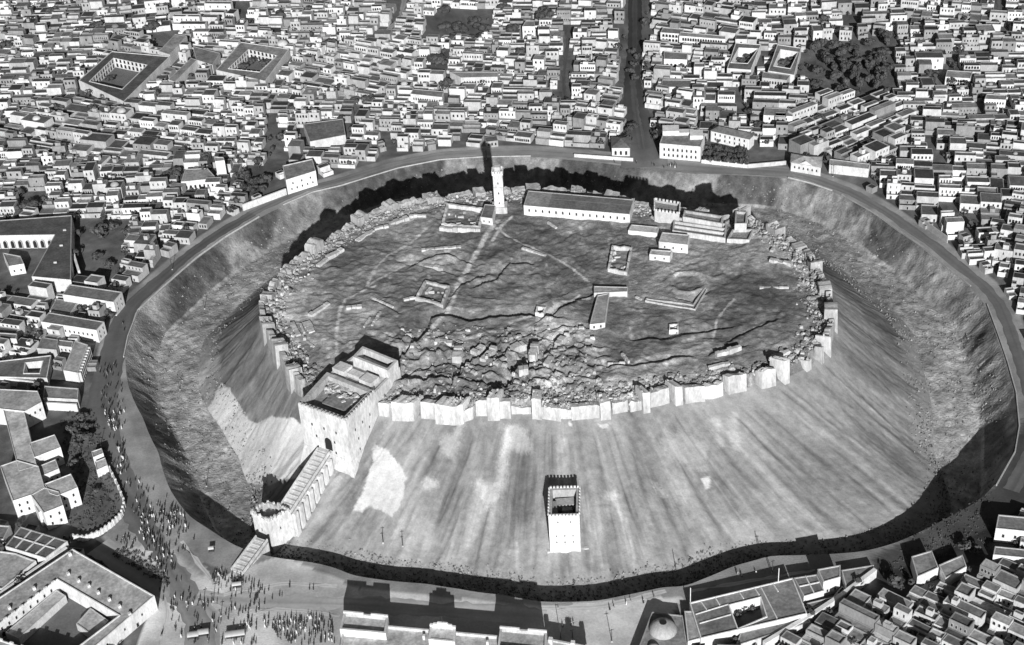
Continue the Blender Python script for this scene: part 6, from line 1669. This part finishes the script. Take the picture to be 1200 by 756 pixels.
shrubs('shrubbery', 'dark shrubs covering the garden round the cross-shaped building', [(75, 480), (112, 485), (125, 530), (140, 580), (138, 605), (95, 625), (78, 610), (92, 590), (80, 540), (70, 500)], 560, .25, .75, 'leaf', .06, 3)
shrubs('undergrowth', 'tangled weeds on the empty plot in the dark moat corner', [(1040, 660), (1075, 625), (1165, 575), (1160, 640), (1110, 655), (1050, 700)], 300, .2, .6, 'leaf', .06, 4)
shrubs('bushes_cover', 'low scrub on the moat verge below the cross-shaped building', [(200, 690), (130, 650), (150, 640), (190, 660)], 160, .3, .8, 'leaf', .06, 5)


# ------------------------------------------------------------------ people on the plaza and roads
def figure(seed, stride=.0, arm=.2):
    """one continuous standing or walking body, grown with a skin over a jointed skeleton"""
    V = [(0, 0, .95), (0, 0, 1.18), (0, 0, 1.42), (0, .01, 1.52), (0, .03, 1.66), (0, .03, 1.75)]
    E_ = [(0, 1), (1, 2), (2, 3), (3, 4), (4, 5)]; R_ = [.15, .14, .15, .055, .095, .07]
    for s in (-1, 1):
        k = len(V); st = s * stride
        V += [(s * .10, 0, .88), (s * .11, st * .5 + .03, .48), (s * .11, st - .04, .08), (s * .12, st + .12, .03)]; E_ += [(0, k), (k, k + 1), (k + 1, k + 2), (k + 2, k + 3)]; R_ += [.10, .07, .05, .045]
        k = len(V)
        V += [(s * .21, 0, 1.40), (s * .26, -st * .3, 1.12), (s * .25 - s * arm * .3, -st * .5 + .1 + arm * .4, .90)]; E_ += [(2, k), (k, k + 1), (k + 1, k + 2)]; R_ += [.065, .05, .04]
    me = bpy.data.meshes.new('person'); me.from_pydata(V, E_, [])
    o = bpy.data.objects.new('person', me); COL.objects.link(o)
    o.modifiers.new('skin', 'SKIN'); o.modifiers.new('sub', 'SUBSURF').levels = 1
    for i, r in enumerate(R_): me.skin_vertices[0].data[i].radius = (r, r * .85)
    me.skin_vertices[0].data[0].use_root = True
    dg = bpy.context.evaluated_depsgraph_get(); dg.update()
    res = bpy.data.meshes.new_from_object(o.evaluated_get(dg)); bpy.data.objects.remove(o)
    return res


def robe_mesh(seed, top=1.44, hem=.12, wide=.33):
    mb = MB(); q_ = random.Random(seed); n = 9; rings = [(hem, wide), (.5, wide * .88), (.95, .22), (1.2, .23), (top - .05, .22), (top + .03, .10)]; vs = []
    for z, r in rings: vs += [(r * math.cos(k * 6.283 / n) * (1.08 if z > 1 else 1), r * .8 * math.sin(k * 6.283 / n), z) for k in range(n)]
    fs = [(i * n + k, i * n + (k + 1) % n, (i + 1) * n + (k + 1) % n, (i + 1) * n + k) for i in range(len(rings) - 1) for k in range(n)]
    mb.add(vs, fs, .1)
    return mb


def hat_mesh(turban):
    mb = MB(); n = 8; rings = [(1.66, .115), (1.73, .125 if turban else .10), (1.80, .10 if turban else .095), (1.84, .03)]; vs = []
    for z, r in rings: vs += [(r * math.cos(k * 6.283 / n), .03 + r * math.sin(k * 6.283 / n), z) for k in range(n)]
    mb.add(vs, [(i * n + k, i * n + (k + 1) % n, (i + 1) * n + (k + 1) % n, (i + 1) * n + k) for i in range(3) for k in range(n)], .1); return mb


BOD = [figure(0, 0, .1), figure(1, .28, .3), figure(2, .18, .6)]
MATS = ['darkcloth', 'midcloth', 'whitecloth']
BODM = {}
for i, b in enumerate(BOD):
    for mname in MATS:
        m2 = b.copy(); m2.materials.clear(); m2.materials.append(M['skin']); m2.materials.append(M[mname])
        zc = np.zeros(len(m2.polygons) * 3); m2.polygons.foreach_get('center', zc); zc = zc.reshape(-1, 3)
        m2.polygons.foreach_set('material_index', ((zc[:, 2] < 1.5) & (zc[:, 2] > .1) & (np.abs(zc[:, 0]) < .4)).astype(np.int32)); BODM[i, mname] = m2
ROBE = {m: robe_mesh(1).mesh('robe', [m]) for m in MATS}; HAT = {m: hat_mesh(m == 'whitecloth').mesh('head_cloth', [m]) for m in MATS}
CL = {'darkcloth': 'dark', 'midcloth': 'grey', 'whitecloth': 'white'}


def person(x, y, z, where, r_):
    mname = r_.choices(MATS, (6, 2, 2))[0]; robe = r_.random() < .6; hat = r_.choice(MATS); bi = r_.randint(0, 2)
    o = bpy.data.objects.new('person', BODM[bi, mname]); COL.objects.link(o); o.location = (x, y, z); o.rotation_euler = (0, 0, r_.uniform(0, 6.28)); s = r_.uniform(1.0, 1.12); o.scale = (s * 1.1, s * 1.1, s)
    tag(o, '%s-clothed person %s %s' % (CL[mname], 'in a long robe' if robe else 'in short clothes', where), 'person', '%s-clothed people %s, %s' % (CL[mname], where, 'robed' if robe else 'unrobed'))
    h = bpy.data.objects.new('head_cloth', HAT[hat]); COL.objects.link(h); h.parent = o
    if robe: c = bpy.data.objects.new('robe', ROBE[mname]); COL.objects.link(c); c.parent = o


r_ = random.Random(77); taken = []
ZONES = [('in the throng below the public building', [(305, 728), (350, 722), (394, 722), (388, 754), (330, 754)], 66), ('on the open plaza before the ramp', [(185, 690), (250, 690), (330, 712), (300, 756), (215, 756), (195, 720)], 40), ('crowding the ramp foot', [(243, 668), (285, 672), (290, 692), (258, 694)], 26),
         ('along the road beside the garden wall', [(125, 480), (142, 520), (160, 580), (205, 600), (215, 618), (175, 620), (150, 600), (130, 540)], 42), ('in the cluster at the moat edge', [(160, 592), (200, 594), (224, 604), (212, 634), (205, 640), (165, 600)], 38), ('walking down the plaza centre', [(165, 612), (200, 640), (213, 690), (195, 690), (170, 640)], 34),
         ('resting on the ground by the walled corner', [(128, 632), (160, 628), (157, 642), (138, 645)], 12), ('on the upper dark road', [(112, 440), (130, 440), (145, 400), (160, 370), (150, 368), (120, 410)], 10), ('walking on the pale path by the moat', [(640, 720), (700, 714), (790, 690), (785, 700), (740, 712), (660, 740)], 9), ('on the grassy bank by the courtyard house', [(845, 672), (895, 670), (870, 678)], 4),
         ('beside the far moat road', [(680, 190), (820, 192), (880, 198), (800, 200), (700, 194)], 14)]
for where, px, n in ZONES:
    poly = P2(px, 0); P = np.array(poly); k = 0; tries = 0; clumps = [P.min(0) + (P.max(0) - P.min(0)) * np.array([r_.random(), r_.random()]) for _ in range(max(3, n // 7))]
    while k < n and tries < 6000:
        tries += 1
        p = P.min(0) + (P.max(0) - P.min(0)) * np.array([r_.random(), r_.random()])
        if r_.random() < .5: c = r_.choice(clumps); p = c + np.array([r_.gauss(0, 2.2), r_.gauss(0, 2.2)])
        if not in_poly(p[None], poly)[0] or any(np.hypot(p[0] - t[0], p[1] - t[1]) < .8 for t in taken): continue
        if math.hypot(*p) < float(R_M(np.array([math.atan2(p[1], p[0])]))[0]) + .8: continue
        taken.append(tuple(p)); k += 1; person(p[0], p[1], .02, where, r_)

# the thick of the crowd, where single figures cannot be told apart
mb = MB(); n_ = 0
for px, cnt in (([(318, 730), (392, 722), (392, 756), (335, 756)], 70), ([(160, 594), (222, 606), (208, 636), (168, 606)], 30), ([(170, 620), (205, 650), (214, 690), (196, 690)], 40), ([(185, 690), (300, 700), (310, 756), (210, 756)], 90), ([(245, 668), (300, 678), (380, 690), (300, 712)], 40), ([(122, 470), (140, 470), (152, 560), (140, 560)], 60), ([(112, 430), (140, 425), (150, 500), (122, 500)], 40), ([(150, 560), (195, 575), (235, 640), (170, 660)], 70)):
    poly = P2(px, 0); P = np.array(poly); k = 0
    while k < cnt:
        p = P.min(0) + (P.max(0) - P.min(0)) * np.array([r_.random(), r_.random()])
        if not in_poly(p[None], poly)[0]: continue
        k += 1; s = r_.uniform(.95, 1.1); rings = [(0.02, .26), (.9, .2), (1.35, .24), (1.48, .08), (1.56, .11), (1.7, .10), (1.78, .03)]; nn = 6; t0 = r_.uniform(0, 1)
        vs = [(p[0] + r * s * math.cos(t0 + j * 6.283 / nn), p[1] + r * s * .75 * math.sin(t0 + j * 6.283 / nn), z * s) for z, r in rings for j in range(nn)]
        mb.add(vs, [(a * nn + j, a * nn + (j + 1) % nn, (a + 1) * nn + (j + 1) % nn, (a + 1) * nn + j) for a in range(len(rings) - 1) for j in range(nn)], .1, 0 if r_.random() < .65 else r_.choice((1, 2)))
tag(mb.obj('crowd', MATS), 'thick of the robed crowd on the plaza', None, None, 'stuff')

# ------------------------------------------------------------------ poles, awnings
def pole(px, h, label, lamp=False, zg=0.0):
    p = on_hill(px[0], px[1], zg); root = thing('lamp_post' if lamp else 'pole', label, 'lamp post' if lamp else 'pole', (p[0], p[1], p[2]), 'poles round the moat')
    add_part(root, 'shaft', 'iron', lambda m: box(m, p[0], p[1], .30, .30, p[2] - .4, p[2] + h, 0, .1, 0, .3))
    add_part(root, 'foot', 'stone', lambda m: box(m, p[0], p[1], .8, .8, p[2] - .4, p[2] + .4, 0, .5, 0, .2))
    if lamp:
        add_part(root, 'bracket', 'iron', lambda m: box(m, p[0] + .4, p[1], 1.2, .1, p[2] + h - .3, p[2] + h - .2, 0, .1)); add_part(root, 'lamp', 'iron', lambda m: box(m, p[0] + .9, p[1], .35, .35, p[2] + h - .75, p[2] + h - .32, 0, .3, 0, .3))
    else: add_part(root, 'crossbar', 'iron', lambda m: box(m, p[0], p[1], 1.6, .14, p[2] + h - .6, p[2] + h - .45, .2, .1))


for px, h, lab, lamp in (((657, 748), 8, 'tall pale post before the corner turrets of the public building', True), ((717, 752), 7, 'thin pole on the open ground near the domed bath', False), ((671, 748), 5, 'short post by the last turret of the public building', False), ((905, 671), 7, 'pole on the grassy bank beside the courtyard house', False), ((250, 705), 5, 'pole amid the people near the ramp foot', False), ((810, 188), 9, 'tall pole before the palace front', False),
                         ((202, 316), 7, 'pole standing by the dark curving road', False), ((976, 207), 8, 'pole beside the road past the gable-fronted house', False), ((238, 712), 5, 'pole where the pale path crosses the plaza', False), ((259, 722), 4, 'short pole in the open plaza', False), ((570, 186), 6, 'pole on the far moat road near the minaret shadow', False), ((118, 522), 6, 'pole at the garden edge by the lodge', False)):
    pole(px, h, lab, lamp)
for px, lab in (((240, 362), 'dark pole standing on the moat floor path'), ((211, 457), 'dark pole low on the worn flank of the hill'), ((449, 636), 'pole near the shaded moat below the bright revetment patch'), ((472, 640), 'thin pole beside the moat shadow'), ((1104, 583), 'pole in the stones at the dark moat corner'), ((242, 570), 'pole on the stony moat floor near the bridge')):
    pole(px, 6, lab, False, -12)


def awning(px, w, d, yaw, label):
    p = at(px[0], px[1], 0); root = thing('market_awning', label, 'awning', (p[0], p[1], 0), 'awnings on the plaza'); c, s = math.cos(yaw), math.sin(yaw)
    W = lambda x, y, z: (p[0] + x * c - y * s, p[1] + x * s + y * c, z)
    def cv(m):
        n = 8; vs = []
        for k in range(n + 1):
            t = math.pi * k / n; y, z = -d / 2 * math.cos(t), 1.9 + .7 * math.sin(t)
            vs += [W(-w / 2, y, z), W(w / 2, y, z), W(-w / 2, y * .97, z - .06), W(w / 2, y * .97, z - .06)]
        fs = []
        for k in range(n): o = 4 * k; fs += [(o, o + 1, o + 5, o + 4), (o + 2, o + 6, o + 7, o + 3), (o, o + 4, o + 6, o + 2), (o + 1, o + 3, o + 7, o + 5)]
        m.add(vs, fs, .55)
    add_part(root, 'canopy', 'canvas', cv)
    for sx in (-1, 1):
        for sy in (-1, 1):
            q = W(sx * (w / 2 - .1), sy * (d / 2 - .1), 0); add_part(root, 'leg', 'iron', lambda m: box(m, q[0], q[1], .1, .1, 0, 1.95, yaw, .1))
    add_part(root, 'counter', 'iron', lambda m: box(m, p[0], p[1], w * .9, d * .5, 0, .9, yaw, .2))


for px, w, d, lab in (((227, 747), 4.5, 3.2, 'first pale rounded awning at the lower edge of the plaza'), ((239, 744), 4.5, 3.2, 'second pale rounded awning, close behind the first'), ((276, 746), 8, 3.5, 'wide pale rounded awning in front of the throng'), ((248, 646), 2.4, 2.2, 'small white awning alone on the moat verge'), ((278, 688), 4, 2.4, 'small white awning at the ramp foot')):
    awning(px, w, d, .1, lab)
